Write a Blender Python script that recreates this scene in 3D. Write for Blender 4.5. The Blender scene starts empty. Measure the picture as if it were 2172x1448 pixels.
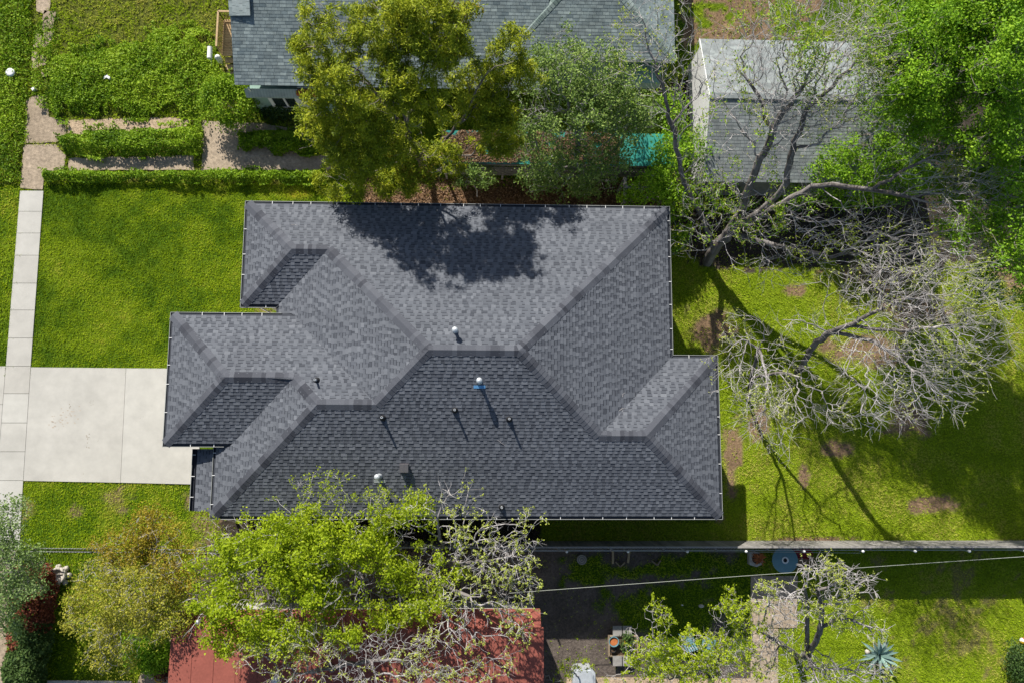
import bpy, math, random
import numpy as np
from mathutils import Matrix, Vector
C = bpy.context.scene
COL = C.collection
# ------------------------------------------------------------ camera, world, sun, exposure
CAM_H, FPX = 37.0, 1600.0
TX, TY, RO = 0.12389, 0.03224, -0.0075
def cam_to_world(v):
    c, s = math.cos(TY), math.sin(TY); v = (v[0]*c-v[2]*s, v[1], v[0]*s+v[2]*c)
    c, s = math.cos(TX), math.sin(TX); v = (v[0], v[1]*c-v[2]*s, v[1]*s+v[2]*c)
    c, s = math.cos(RO), math.sin(RO); return (v[0]*c+v[1]*s, -v[0]*s+v[1]*c, v[2])
def at(px, py, z=0.0):
    """measured picture point -> place on the horizontal plane at height z (metres)"""
    v = cam_to_world((px-1086, 724-py, -FPX)); t = (z-CAM_H)/v[2]
    return np.array([v[0]*t, v[1]*t, z])
cd = bpy.data.cameras.new('camera'); cam = bpy.data.objects.new('camera', cd); COL.objects.link(cam)
cd.sensor_width = 36; cd.lens = 36*FPX/2172; cd.clip_end = 3000
X, Y, Z = (Vector(cam_to_world(a)) for a in ((1,0,0),(0,1,0),(0,0,1)))
cam.matrix_world = Matrix(((X.x,Y.x,Z.x,0),(X.y,Y.y,Z.y,0),(X.z,Y.z,Z.z,CAM_H),(0,0,0,1)))
C.camera = cam
SUN_TO = Vector((-0.39, 0.92, 0.68)).normalized()          # towards the sun
W = bpy.data.worlds.new('World'); C.world = W; W.use_nodes = True
nt = W.node_tree; sky = nt.nodes.new('ShaderNodeTexSky'); sky.sky_type = 'NISHITA'; sky.sun_disc = False
sky.sun_elevation = math.asin(SUN_TO.z); sky.sun_rotation = math.atan2(SUN_TO.x, SUN_TO.y)
nt.links.new(sky.outputs[0], nt.nodes['Background'].inputs[0]); nt.nodes['Background'].inputs[1].default_value = 0.075
sl = bpy.data.lights.new('sun', 'SUN'); sl.energy = 4.9; sl.angle = math.radians(0.5); sl.color = (1.0, 0.955, 0.88)
so = bpy.data.objects.new('sun', sl); COL.objects.link(so); so.rotation_euler = SUN_TO.to_track_quat('Z', 'Y').to_euler()
so.location = (0, 0, 60)
C.view_settings.view_transform = 'Standard'; C.view_settings.look = 'None'; C.view_settings.exposure = 0.62
C.view_settings.gamma = 1; C.view_settings.use_curve_mapping = False
C.cycles.max_bounces = 5; C.cycles.diffuse_bounces = 2; C.cycles.glossy_bounces = 2; C.cycles.transparent_max_bounces = 4

# ------------------------------------------------------------ materials
def mat(name, ramp=None, color=(.5,.5,.5), rough=.8, scale=6.0, amt=.25, bump=0.0, bscale=30., attr='tone',
        metal=0.0, big=0.0, bigscale=.4, spec=.3, trans=0.0):
    """ramp: colours looked up by the per-face tone; noise of its own multiplies the colour"""
    m = bpy.data.materials.new(name); m.use_nodes = True; n = m.node_tree.nodes; L = m.node_tree.links
    b = n['Principled BSDF']; b.inputs['Roughness'].default_value = rough; b.inputs['Metallic'].default_value = metal
    b.inputs['Specular IOR Level'].default_value = spec
    tc = n.new('ShaderNodeTexCoord')
    if ramp:
        a = n.new('ShaderNodeAttribute'); a.attribute_name = attr
        r = n.new('ShaderNodeValToRGB'); e = r.color_ramp.elements
        while len(e) < len(ramp): e.new(.5)
        for i, (p, c) in enumerate(ramp): e[i].position = p; e[i].color = (*c, 1)
        L.new(a.outputs['Fac'], r.inputs[0]); src = r.outputs[0]
    else:
        rgb = n.new('ShaderNodeRGB'); rgb.outputs[0].default_value = (*color, 1); src = rgb.outputs[0]
    def mul(src, sc, am, det=6):
        t = n.new('ShaderNodeTexNoise'); t.inputs['Scale'].default_value = sc; t.inputs['Detail'].default_value = det
        t.inputs['Roughness'].default_value = .65
        L.new(tc.outputs['Object'], t.inputs['Vector'])
        mr = n.new('ShaderNodeMapRange'); mr.inputs['From Min'].default_value = .28; mr.inputs['From Max'].default_value = .72
        mr.inputs['To Min'].default_value = 1-am; mr.inputs['To Max'].default_value = 1+am
        L.new(t.outputs['Fac'], mr.inputs['Value'])
        vm = n.new('ShaderNodeVectorMath'); vm.operation = 'SCALE'
        L.new(src, vm.inputs[0]); L.new(mr.outputs[0], vm.inputs['Scale']); return vm.outputs[0]
    if amt: src = mul(src, scale, amt)
    if big: src = mul(src, bigscale, big, 3)
    L.new(src, b.inputs['Base Color'])
    if bump:
        t = n.new('ShaderNodeTexNoise'); t.inputs['Scale'].default_value = bscale; t.inputs['Detail'].default_value = 5
        L.new(tc.outputs['Object'], t.inputs['Vector'])
        bp = n.new('ShaderNodeBump'); bp.inputs['Strength'].default_value = bump; bp.inputs['Distance'].default_value = .03
        L.new(t.outputs['Fac'], bp.inputs['Height']); L.new(bp.outputs[0], b.inputs['Normal'])
    if trans:
        tr = n.new('ShaderNodeBsdfTranslucent'); L.new(src, tr.inputs['Color'])
        mx = n.new('ShaderNodeMixShader'); mx.inputs[0].default_value = trans
        L.new(b.outputs[0], mx.inputs[1]); L.new(tr.outputs[0], mx.inputs[2])
        L.new(mx.outputs[0], n['Material Output'].inputs['Surface'])
    return m
def lin(*rgb): return tuple(((c/255)/12.92 if c <= 10 else ((c/255+.055)/1.055)**2.4) for c in rgb)
M = {}
M['shingle'] = mat('charcoal_shingle', ramp=[(0,(.020,.023,.031)),(.3,(.074,.081,.096)),(.75,(.124,.133,.151)),(1,(.178,.188,.208))], amt=.10, scale=28, rough=.9, big=.07, bigscale=.5)
M['cap'] = mat('ridge_shingle', ramp=[(0,(.042,.045,.056)),(.5,(.074,.079,.094)),(1,(.112,.119,.137))], amt=.14, scale=28, rough=.9)
M['gutter_dark'] = mat('dark_gutter', color=(.020,.022,.030), amt=.3, scale=3, rough=.6)
M['gutter_lip'] = mat('gutter_lip', color=(.26,.27,.26), amt=.1, rough=.5)
M['white'] = mat('white_paint', color=(.72,.72,.70), amt=.06, scale=3, rough=.6)
M['wall'] = mat('painted_siding', color=(.42,.40,.36), amt=.08, rough=.8)
M['galv'] = mat('galvanised_metal', color=(.55,.58,.60), amt=.15, scale=8, rough=.45, metal=.4)
M['blue_flash'] = mat('blue_film_flashing', color=(.14,.36,.62), amt=.1, rough=.4)
M['black'] = mat('black_rubber', color=(.02,.02,.022), amt=.2, rough=.6)
M['boxvent'] = mat('grey_box_vent', color=(.17,.16,.17), amt=.1, rough=.6)
M['nshingle'] = mat('weathered_shingle', ramp=[(0,(.115,.150,.160)),(.5,(.185,.225,.225)),(1,(.27,.32,.31))], amt=.28, scale=5, rough=.9, big=.2, bigscale=.7)
M['nshingle_green'] = mat('mossy_edge_shingle', ramp=[(0,(.14,.19,.17)),(1,(.26,.31,.29))], amt=.3, scale=4, rough=.9)
M['nshingle_pale'] = mat('pale_shingle', ramp=[(0,(.26,.31,.30)),(1,(.42,.47,.45))], amt=.2, scale=4, rough=.9)
M['gshingle'] = mat('garage_shingle', ramp=[(0,(.17,.19,.19)),(.5,(.22,.24,.24)),(1,(.28,.31,.30))], amt=.22, scale=4, rough=.9, big=.2, bigscale=.5)
M['teal'] = mat('teal_corrugated', ramp=[(0,(.05,.34,.29)),(1,(.08,.46,.38))], amt=.25, scale=2, rough=.55)
M['teal_wall'] = mat('sage_wall', color=(.27,.40,.34), amt=.1, rough=.8)
M['red_roof'] = mat('red_roof', ramp=[(0,(.21,.060,.043)),(1,(.29,.088,.064))], amt=.14, scale=10, rough=.85, big=.12, bigscale=.7)
M['concrete'] = mat('new_concrete', ramp=[(0,(.43,.41,.365)),(1,(.475,.46,.415))], amt=.09, scale=1.6, rough=.9, big=.08, bigscale=.35)
M['stain'] = mat('concrete_stain', color=(.30,.26,.20), amt=.3, scale=6, rough=.9)
M['old_concrete'] = mat('old_concrete', ramp=[(0,(.30,.235,.165)),(1,(.40,.32,.235))], amt=.38, scale=7, rough=.95, big=.15, bigscale=1.2, bump=.6, bscale=25)
M['gravel_concrete'] = mat('pebbled_concrete', color=(.40,.30,.20), amt=.6, scale=14, rough=.95, bump=1., bscale=16)
M['wood'] = mat('weathered_wood', ramp=[(0,(.20,.15,.10)),(1,(.32,.25,.17))], amt=.25, scale=9, rough=.9)
M['wood_grey'] = mat('grey_wood', ramp=[(0,(.17,.16,.15)),(1,(.28,.265,.245))], amt=.25, scale=6, rough=.9)
M['wood_deck'] = mat('tan_deck_wood', ramp=[(0,(.34,.23,.12)),(1,(.48,.34,.19))], amt=.2, scale=9, rough=.9)
M['plank_tan'] = mat('pale_plank', color=(.40,.30,.18), amt=.2, scale=8)
M['bark_pale'] = mat('pale_grey_bark', ramp=[(0,(.10,.085,.075)),(.4,(.21,.19,.18)),(1,(.54,.51,.50))], amt=.25, scale=7, rough=.9)
M['bark_dark'] = mat('dark_bark', ramp=[(0,(.055,.043,.034)),(.5,(.17,.14,.115)),(1,(.38,.34,.29))], amt=.35, scale=6, rough=.95)
M['agave'] = mat('blue_agave_leaf', ramp=[(0,(.10,.19,.16)),(1,(.24,.34,.30))], amt=.2, scale=5, rough=.6)
M['teal_plastic'] = mat('teal_plastic', color=(.13,.25,.29), amt=.1, rough=.5)
M['red_plastic'] = mat('red_paint', color=(.33,.03,.03), amt=.1, rough=.4)
M['glass'] = mat('dark_glass', color=(.02,.03,.03), amt=0, rough=.1, spec=.5)
M['terracotta'] = mat('rust_orange', color=(.42,.13,.04), amt=.25, scale=6)
M['soil'] = mat('garden_soil', color=(.085,.055,.035), amt=.4, scale=9, rough=1, bump=.8)
M['stone'] = mat('pale_stone', color=(.46,.42,.36), amt=.35, scale=6, bump=.6, rough=.9)
M['yellow'] = mat('yellow_plastic', color=(.70,.42,.03), amt=.1, rough=.5)
M['cable'] = mat('pale_cable', color=(.34,.36,.31), amt=.1, rough=.6)
def leafmat(name, cols, trans=.35, spec=.2):
    k = len(cols); return mat(name, ramp=[(i/(k-1), c) for i, c in enumerate(cols)], amt=0, rough=.6, trans=trans, spec=spec)
M['leaf_juniper'] = leafmat('juniper_foliage', [(.06,.11,.005),(.23,.285,.010),(.46,.48,.02)], .2)
M['leaf_mixed'] = leafmat('mixed_green_leaf', [(.05,.11,.02),(.17,.27,.05),(.32,.42,.10)], .3)
M['leaf_bright'] = leafmat('bright_green_leaf', [(.07,.17,.008),(.20,.38,.014),(.36,.55,.03)], .35)
M['leaf_spring'] = leafmat('spring_leaf', [(.18,.26,.008),(.36,.47,.014),(.56,.64,.04)], .5)
M['bud'] = leafmat('pale_bud', [(.28,.32,.05),(.42,.48,.08),(.55,.60,.14)], .3)
M['leaf_gold'] = leafmat('golden_leaf', [(.17,.19,.02),(.36,.36,.04),(.50,.45,.06)], .35)
M['leaf_bronze'] = leafmat('bronze_leaf', [(.15,.11,.012),(.31,.24,.018),(.42,.34,.04)], .35)
M['leaf_grey'] = leafmat('silver_green_leaf', [(.10,.17,.04),(.22,.32,.09),(.33,.44,.17)], .35)
M['leaf_red'] = leafmat('red_tipped_leaf', [(.05,.025,.02),(.20,.055,.03),(.42,.14,.07)], .25)
M['leaf_dark'] = leafmat('dark_green_leaf', [(.025,.055,.012),(.07,.13,.03),(.15,.22,.06)], .3)
M['leaf_weed'] = leafmat('weed_leaf', [(.07,.15,.005),(.20,.34,.010),(.36,.50,.03)], .35)
M['grass'] = leafmat('grass_blade', [(.085,.165,.003),(.245,.355,.006),(.40,.53,.012),(.52,.50,.07)], .3, .1)
M['grass_bright'] = leafmat('bright_grass_blade', [(.12,.20,.004),(.27,.39,.008),(.42,.54,.02),(.50,.47,.10)], .3, .1)
M['litter'] = leafmat('leaf_litter', [(.05,.028,.015),(.16,.09,.045),(.32,.20,.11)], .1)

# ------------------------------------------------------------ mesh helpers
def link(name, me, parent=None):
    o = bpy.data.objects.new(name, me); COL.objects.link(o)
    if parent: o.parent = parent
    return o
def np_mesh(name, V, F, m, tone=None, parent=None, smooth=False):
    """V (n,3), F (m,k) all faces with k corners"""
    V = np.ascontiguousarray(V, dtype=np.float32); F = np.ascontiguousarray(F, dtype=np.int32); k = F.shape[1]
    me = bpy.data.meshes.new(name); me.vertices.add(len(V)); me.vertices.foreach_set('co', V.ravel())
    me.loops.add(F.size); me.loops.foreach_set('vertex_index', F.ravel())
    me.polygons.add(len(F)); me.polygons.foreach_set('loop_start', np.arange(0, F.size, k, dtype=np.int32))
    try: me.polygons.foreach_set('loop_total', np.full(len(F), k, dtype=np.int32))
    except Exception: pass
    if smooth: me.polygons.foreach_set('use_smooth', np.ones(len(F), dtype=bool))
    me.update(calc_edges=True)
    if tone is not None:
        a = me.attributes.new('tone', 'FLOAT', 'FACE'); a.data.foreach_set('value', np.asarray(tone, dtype=np.float32))
    me.materials.append(m); return link(name, me, parent)
class MB:
    """collects faces and links them as ONE mesh object"""
    def __init__(s): s.v = []; s.f = []; s.t = []
    def face(s, pts, tone=.5):
        i = len(s.v); s.v.extend(tuple(map(float, p)) for p in pts); s.f.append(tuple(range(i, i+len(pts)))); s.t.append(tone); return s
    def prism(s, poly, z0, z1, tone=.5, top=None):
        n = len(poly); i = len(s.v); zt = (lambda p: z1) if top is None else top
        s.v.extend((float(p[0]), float(p[1]), float(z0)) for p in poly); s.v.extend((float(p[0]), float(p[1]), float(zt(p))) for p in poly)
        s.f.append(tuple(i+n+k for k in range(n))); s.f.append(tuple(i+k for k in reversed(range(n))))
        for k in range(n): s.f.append((i+k, i+(k+1) % n, i+n+(k+1) % n, i+n+k))
        s.t.extend([tone]*(n+2)); return s
    def box(s, x0, x1, y0, y1, z0, z1, tone=.5): return s.prism([(x0,y0),(x1,y0),(x1,y1),(x0,y1)], z0, z1, tone)
    def bar(s, a, b, w, h, tone=.5, up=(0,0,1)):
        a = Vector(a); b = Vector(b); d = (b-a).normalized(); sd = d.cross(Vector(up))
        if sd.length < 1e-4: sd = d.cross(Vector((1,0,0)))
        sd.normalize(); u = sd.cross(d).normalized(); i = len(s.v)
        for p in (a, b):
            for sx, sy in ((-1,-1),(1,-1),(1,1),(-1,1)): s.v.append(tuple(p+sd*(sx*w/2)+u*(sy*h/2)))
        for f in ((0,3,2,1),(4,5,6,7),(0,1,5,4),(1,2,6,5),(2,3,7,6),(3,0,4,7)): s.f.append(tuple(i+k for k in f))
        s.t.extend([tone]*6); return s
    def tube(s, pts, rs, n=8, tone=.5, caps=True):
        pts = [Vector(p) for p in pts]; rings = []
        for k, p in enumerate(pts):
            d = (pts[min(k+1, len(pts)-1)]-pts[max(k-1, 0)])
            d = d.normalized() if d.length > 1e-7 else Vector((0,0,1))
            a = d.cross(Vector((0,0,1)) if abs(d.z) < .9 else Vector((1,0,0))).normalized(); b = d.cross(a)
            r = rs[k] if hasattr(rs, '__len__') else rs; ring = []
            for q in range(n):
                t = 2*math.pi*q/n; s.v.append(tuple(p+a*(r*math.cos(t))+b*(r*math.sin(t)))); ring.append(len(s.v)-1)
            rings.append(ring)
        for A, B in zip(rings, rings[1:]):
            for q in range(n): s.f.append((A[q], A[(q+1) % n], B[(q+1) % n], B[q])); s.t.append(tone)
        if caps:
            s.f.append(tuple(rings[0][::-1])); s.f.append(tuple(rings[-1])); s.t.extend([tone]*2)
        return s
    def cyl(s, x, y, z0, z1, r0, r1=None, n=16, tone=.5): return s.tube([(x,y,z0),(x,y,z1)], [r0, r0 if r1 is None else r1], n, tone)
    def lathe(s, x, y, prof, n=20, tone=.5):
        rings = []
        for r, z in prof:
            rings.append([len(s.v)+q for q in range(n)])
            for q in range(n): t = 2*math.pi*q/n; s.v.append((x+r*math.cos(t), y+r*math.sin(t), z))
        for A, B in zip(rings, rings[1:]):
            for q in range(n): s.f.append((A[q], A[(q+1) % n], B[(q+1) % n], B[q])); s.t.append(tone)
        return s
    def build(s, name, m, parent=None, smooth=False, loc=None):
        me = bpy.data.meshes.new(name); v = s.v
        if loc is not None: v = [(a[0]-loc[0], a[1]-loc[1], a[2]-loc[2]) for a in v]
        me.from_pydata(v, [], s.f); me.update()
        a = me.attributes.new('tone', 'FLOAT', 'FACE'); a.data.foreach_set('value', np.array(s.t, dtype=np.float32))
        if smooth: me.polygons.foreach_set('use_smooth', [True]*len(s.f))
        me.materials.append(m); o = link(name, me, parent)
        if loc is not None: o.location = loc
        return o
def tag(o, label=None, cat=None, group=None, kind=None):
    if label: o['label'] = label
    if cat: o['category'] = cat
    if group: o['group'] = group
    if kind: o['kind'] = kind
    return o
def thing(name, label, cat, loc=(0,0,0), group=None):
    o = bpy.data.objects.new(name, None); COL.objects.link(o); o.location = loc; o.empty_display_size = .3
    return tag(o, label, cat, group)
def adopt(o, parent):
    o.parent = parent; o.matrix_parent_inverse = Matrix.Translation(parent.location).inverted(); return o
# value noise on the plane
_rs = np.random.RandomState(5); _P = _rs.rand(256, 256)
def vnoise(x, y):
    xi = np.floor(x).astype(int); yi = np.floor(y).astype(int); fx = x-xi; fy = y-yi
    fx = fx*fx*(3-2*fx); fy = fy*fy*(3-2*fy); g = lambda a, b: _P[a % 256, b % 256]
    return (g(xi,yi)*(1-fx)+g(xi+1,yi)*fx)*(1-fy)+(g(xi,yi+1)*(1-fx)+g(xi+1,yi+1)*fx)*fy
def fbm(x, y, s=1.0, o=4):
    t = 0; a = .5; tot = 0
    for k in range(o): t = t+a*vnoise(x*s+17.3*k, y*s+9.1*k); tot += a; a *= .55; s *= 2.1
    return t/tot
def inpoly(x, y, P):
    r = np.zeros(np.shape(x), bool); n = len(P)
    for i in range(n):
        x0, y0 = P[i][:2]; x1, y1 = P[(i+1) % n][:2]
        if y0 == y1: continue
        r ^= ((y0 > y) != (y1 > y)) & (x < (x1-x0)*(y-y0)/(y1-y0)+x0)
    return r
def pp(*pts, z=0): return [at(a, b, z) for a, b in pts]
def link(name, me, parent=None):
    o = bpy.data.objects.new(name, me); COL.objects.link(o)
    if parent:
        o.parent = parent
        if parent.type == 'EMPTY': o.matrix_parent_inverse = Matrix.Translation(-parent.location)
    return o
# ------------------------------------------------------------ ground
rng = np.random.RandomState(11)
def poly(*pts): return np.array([at(a, b)[:2] for a, b in pts])
Z_WEED = poly((-60,-60),(480,-60),(520,170),(560,240),(690,262),(690,388),(93,388),(-60,395))
Z_BRIGHT = poly((1640,1165),(2260,1165),(2260,1520),(1600,1520))
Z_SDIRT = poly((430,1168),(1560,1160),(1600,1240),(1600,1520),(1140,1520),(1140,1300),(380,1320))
Z_LITTER = poly((760,410),(1520,380),(1500,470),(1425,445),(780,445))
Z_NDIRT = poly((1430,-80),(1760,-80),(1700,90),(1440,90))
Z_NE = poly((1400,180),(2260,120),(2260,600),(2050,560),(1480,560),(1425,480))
Z_BACK = poly((1400,440),(2260,560),(2260,1165),(1150,1165),(1150,1090),(1530,1110),(1525,760),(1425,750))
Z_BL = poly((20,1165),(400,1165),(380,1520),(-40,1520))
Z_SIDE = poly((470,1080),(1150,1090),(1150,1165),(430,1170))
BROWN = [(1510,700,60,45),(1555,950,26,50),(1700,1190,30,12),(1880,590,130,40),(1940,650,90,50),(1830,740,90,40),(1780,950,40,20),(1690,615,24,16),
         (1930,890,50,40),(1990,1070,80,20),(1700,1146,110,7),(2150,590,50,60),(1550,1000,14,50),(1705,1005,14,28),(2130,1150,50,7),(1610,900,24,40)]
BR = [(*at(a,b)[:2], c/43, d/43) for a,b,c,d in BROWN]
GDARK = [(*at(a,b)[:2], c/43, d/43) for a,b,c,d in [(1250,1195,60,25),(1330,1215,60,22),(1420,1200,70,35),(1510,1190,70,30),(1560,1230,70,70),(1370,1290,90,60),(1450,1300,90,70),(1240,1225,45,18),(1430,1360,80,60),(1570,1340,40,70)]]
def zones(x, y):
    """returns ground colour (n,3), tuft density 0..1, tuft tone shift"""
    n1 = fbm(x, y, .9, 5); n2 = fbm(x+31, y-12, .28, 4); n3 = fbm(x-7, y+44, 2.6, 4)
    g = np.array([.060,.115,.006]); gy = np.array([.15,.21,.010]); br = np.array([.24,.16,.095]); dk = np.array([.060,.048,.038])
    col = g+(gy-g)*np.clip((n1-.35)*2.2, 0, 1)[..., None]; dens = np.full(x.shape, .8); tone = (n1-.5)*1.2+(n2-.5)*.6+(n3-.5)*.6+.05
    def put(mask, c, d=None, w=None):
        nonlocal col, dens
        w_ = mask.astype(float) if w is None else mask*w
        col = col*(1-w_[..., None])+np.asarray(c)*w_[..., None]
        if d is not None: dens = dens*(1-w_)+d*w_
    back = inpoly(x, y, Z_BACK); bright = inpoly(x, y, Z_BRIGHT)
    put(back | bright, gy*1.15); tone = np.where(back | bright, tone+.22, tone)
    for cx, cy, rx, ry in BR:
        d = np.hypot((x-cx)/rx, (y-cy)/ry)+(n1-.5)*1.5+(n3-.5)*1.0
        put(np.clip((1.05-d)*3, 0, 1), br*(.75+.5*n3[..., None]), .12)
    put(bright & (n3 > .56) & (n1 > .5), br*.9, .35, .6)
    sd = inpoly(x, y, Z_SDIRT); put(sd, np.array([.115,.094,.080])*(.6+.8*n3[..., None]), .03)  # dirt colour darkened to stand in for the rest of the house shadow
    w = np.zeros(x.shape)
    for cx, cy, rx, ry in GDARK:
        d = np.hypot((x-cx)/rx, (y-cy)/ry)+(n1-.5)*1.6+(n3-.5)*1.2; w = np.maximum(w, np.clip((1.0-d)*3, 0, 1))
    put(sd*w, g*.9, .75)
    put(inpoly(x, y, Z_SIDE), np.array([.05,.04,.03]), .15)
    put(inpoly(x, y, Z_LITTER), np.array([.15,.085,.045])*(.5+n3[..., None]), .04)
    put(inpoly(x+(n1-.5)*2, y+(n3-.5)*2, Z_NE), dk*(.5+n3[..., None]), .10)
    put(inpoly(x+(n1-.5)*2.5, y+(n3-.5)*2.5, Z_NDIRT) & (n1 < .58), np.array([.24,.16,.095])*(.4+1.0*n3[..., None]), .35)
    we = inpoly(x, y, Z_WEED); put(we, np.array([.10,.115,.02])*(.6+.8*n3[..., None]), .8); tone = np.where(we, tone+(n2-.45)*.6+.05, tone)
    put(np.clip(.9-np.hypot((x-at(630,412)[0])/1.1, (y-at(630,412)[1])/.4), 0, 1), np.array([.32,.25,.02]), .5)
    for cx, cy, r in ((400,960+100,.6),(60,1080,.5),(430,1095,.6),(440,1130,.8),(250,1060,.6),(160,1085,.5),(560,655,.4),(1525,1100,.3)):
        p = at(cx, cy); d = np.hypot(x-p[0], y-p[1])/r+(n3-.5)*2.2; put(np.clip((1-d)*1.5, 0, .75), br*1.05, .4)
    return col, np.clip(dens, 0, 1), tone
gx = np.concatenate([[-900,-400,-200,-100,-60,-40], np.arange(-29, 33, .16), [42,60,100,200,400,900]])
gy_ = np.concatenate([[-900,-400,-200,-100,-50,-25], np.arange(-14, 26, .16), [34,60,100,200,400,900]])
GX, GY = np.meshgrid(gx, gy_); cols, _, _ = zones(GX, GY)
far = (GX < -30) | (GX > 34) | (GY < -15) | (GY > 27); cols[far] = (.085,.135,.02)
nx, ny = len(gx), len(gy_); idx = np.arange(nx*ny).reshape(ny, nx)
F = np.stack([idx[:-1,:-1], idx[:-1,1:], idx[1:,1:], idx[1:,:-1]], -1).reshape(-1, 4)
GZ = (fbm(GX, GY, .5, 3)-.5)*.05-.03
mg = bpy.data.materials.new('ground_soil_and_turf'); mg.use_nodes = True; n_ = mg.node_tree.nodes; L_ = mg.node_tree.links
bs = n_['Principled BSDF']; bs.inputs['Roughness'].default_value = 1; bs.inputs['Specular IOR Level'].default_value = .1
an = n_.new('ShaderNodeAttribute'); an.attribute_name = 'soil'; tcn = n_.new('ShaderNodeTexCoord')
tn = n_.new('ShaderNodeTexNoise'); tn.inputs['Scale'].default_value = 9; tn.inputs['Detail'].default_value = 8; tn.inputs['Roughness'].default_value = .75
mrn = n_.new('ShaderNodeMapRange'); mrn.inputs['From Min'].default_value = .3; mrn.inputs['From Max'].default_value = .7; mrn.inputs['To Min'].default_value = .45; mrn.inputs['To Max'].default_value = 1.5
vmn = n_.new('ShaderNodeVectorMath'); vmn.operation = 'SCALE'; bpn = n_.new('ShaderNodeBump'); bpn.inputs['Distance'].default_value = .08; bpn.inputs['Strength'].default_value = .8
L_.new(tcn.outputs['Object'], tn.inputs['Vector']); L_.new(tn.outputs['Fac'], mrn.inputs['Value']); L_.new(an.outputs['Color'], vmn.inputs[0]); L_.new(mrn.outputs[0], vmn.inputs['Scale'])
L_.new(vmn.outputs[0], bs.inputs['Base Color']); L_.new(tn.outputs['Fac'], bpn.inputs['Height']); L_.new(bpn.outputs[0], bs.inputs['Normal'])
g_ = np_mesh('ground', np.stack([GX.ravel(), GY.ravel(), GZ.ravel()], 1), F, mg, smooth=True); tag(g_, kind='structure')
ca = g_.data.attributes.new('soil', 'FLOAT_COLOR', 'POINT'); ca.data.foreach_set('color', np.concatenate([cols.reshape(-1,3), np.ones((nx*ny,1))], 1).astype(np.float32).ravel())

# paved areas ------------------------------------------------
PAVED = []
def slabs(name, quads, m, th=.03, gap=.012, kind='structure', label=None, cat=None, dark=True):
    b = MB(); r = random.Random(name)
    for q in quads:
        q = [Vector((float(p[0]), float(p[1]))) for p in q]; PAVED.append(np.array([tuple(p) for p in q])); c = sum(q, Vector((0,0)))/len(q)
        if gap: q = [p+(c-p).normalized()*gap for p in q]
        b.prism(q, -.06, th, tone=r.random())
    o = b.build(name, m)
    if dark: o['kind'] = kind
    return tag(o, label, cat)
def lerp2(a, b, t): return (a[0]+(b[0]-a[0])*t, a[1]+(b[1]-a[1])*t)
def walk(ys, l0, l1, r0, r1):
    out = []
    for ya, yb in zip(ys, ys[1:]):
        f = lambda p, q, y: lerp2(p, q, (y-p[1])/(q[1]-p[1]))
        out.append(pp(f(l0,l1,ya), f(r0,r1,ya), f(r0,r1,yb), f(l0,l1,yb)))
    return out
slabs('sidewalk', walk([405,449,495,542,601,658,717,776], (43,405),(13,775),(93,405),(66,775))
      + walk([776,834,896,957,1018], (13,775),(-6,1018),(66,775),(50,1018))
      + walk([1018,1075,1160], (-6,1018),(-20,1160),(50,1018),(42,1160)), M['concrete'])
slabs('driveway_apron', walk([776,857,938,1018], (-90,776),(-120,1018),(13,776),(-6,1018)), M['concrete'])
slabs('driveway', [pp((66,778),(268,780),(256,1023),(50,1019)), pp((268,780),(420,781),(425,1027),(256,1023))], M['concrete'])
slabs('southern_sidewalk', walk([1165,1200,1270,1340,1410,1480], (-35,1160),(-60,1480),(36,1160),(6,1480)), M['old_concrete'])
def blobpoly(pts, jag=.05, step=.25, seed=1):
    r = random.Random(seed); out = []; P = [at(a, b)[:2] for a, b in pts]
    for p, q in zip(P, P[1:]+P[:1]):
        d = np.linalg.norm(q-p); k = max(1, int(d/step))
        for i in range(k):
            c = p+(q-p)*i/k; out.append((c[0]+r.uniform(-jag, jag), c[1]+r.uniform(-jag, jag)))
    return out
OLD = [[(78,-30),(108,-30),(106,22),(94,30),(76,26)], [(96,24),(119,26),(113,60),(92,66),(88,45)], [(76,72),(90,74),(92,100),(70,102)], [(93,70),(116,66),(106,95),(92,103)],
       [(70,108),(84,112),(80,145),(67,144)], [(84,118),(98,122),(96,140),(84,142)], [(88,150),(112,146),(100,165),(88,164)]]
slabs('broken_footpath', [blobpoly(p, .04, .3, i) for i, p in enumerate(OLD)], M['old_concrete'], gap=0)
OD = [[(55,212),(70,206),(100,200),(105,248),(138,256),(142,286),(120,302),(52,305)], [(50,308),(118,306),(140,330),(135,358),(92,366),(92,402),(44,400)],
      [(145,336),(410,330),(412,361),(145,362)], [(428,256),(560,262),(700,290),(720,340),(700,362),(428,362)]]
slabs('old_driveway', [blobpoly(p, .03, .35, 20+i) for i, p in enumerate(OD)], M['old_concrete'], gap=0, th=.02)
slabs('pebbled_driveway_strip', [blobpoly([(144,256),(300,250),(388,252),(410,258),(380,275),(200,282),(145,288)], .04, .3, 31)], M['gravel_concrete'], gap=0, th=.024)
slabs('patio', [pp((1592,1220),(1692,1220),(1690,1278),(1690,1330),(1592,1330)), pp((1592,1332),(1650,1332),(1650,1520),(1592,1520))], M['old_concrete'], gap=.006)
slabs('house_footpath', [pp((355,1335),(375,1335),(374,1400),(352,1400)), pp((300,1425),(375,1405),(375,1500),(270,1500))], M['old_concrete'], gap=.006)
slabs('low_kerb', [pp((85,1441),(280,1443),(280,1452),(85,1450))], M['stone'], gap=0, th=.10)
slabs('garden_path', [pp((1200,1436),(1420,1436),(1500,1437),(1500,1500),(1200,1500)), pp((1500,1437),(1592,1438),(1592,1500),(1500,1500))], M['gravel_concrete'], gap=.006)
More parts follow.
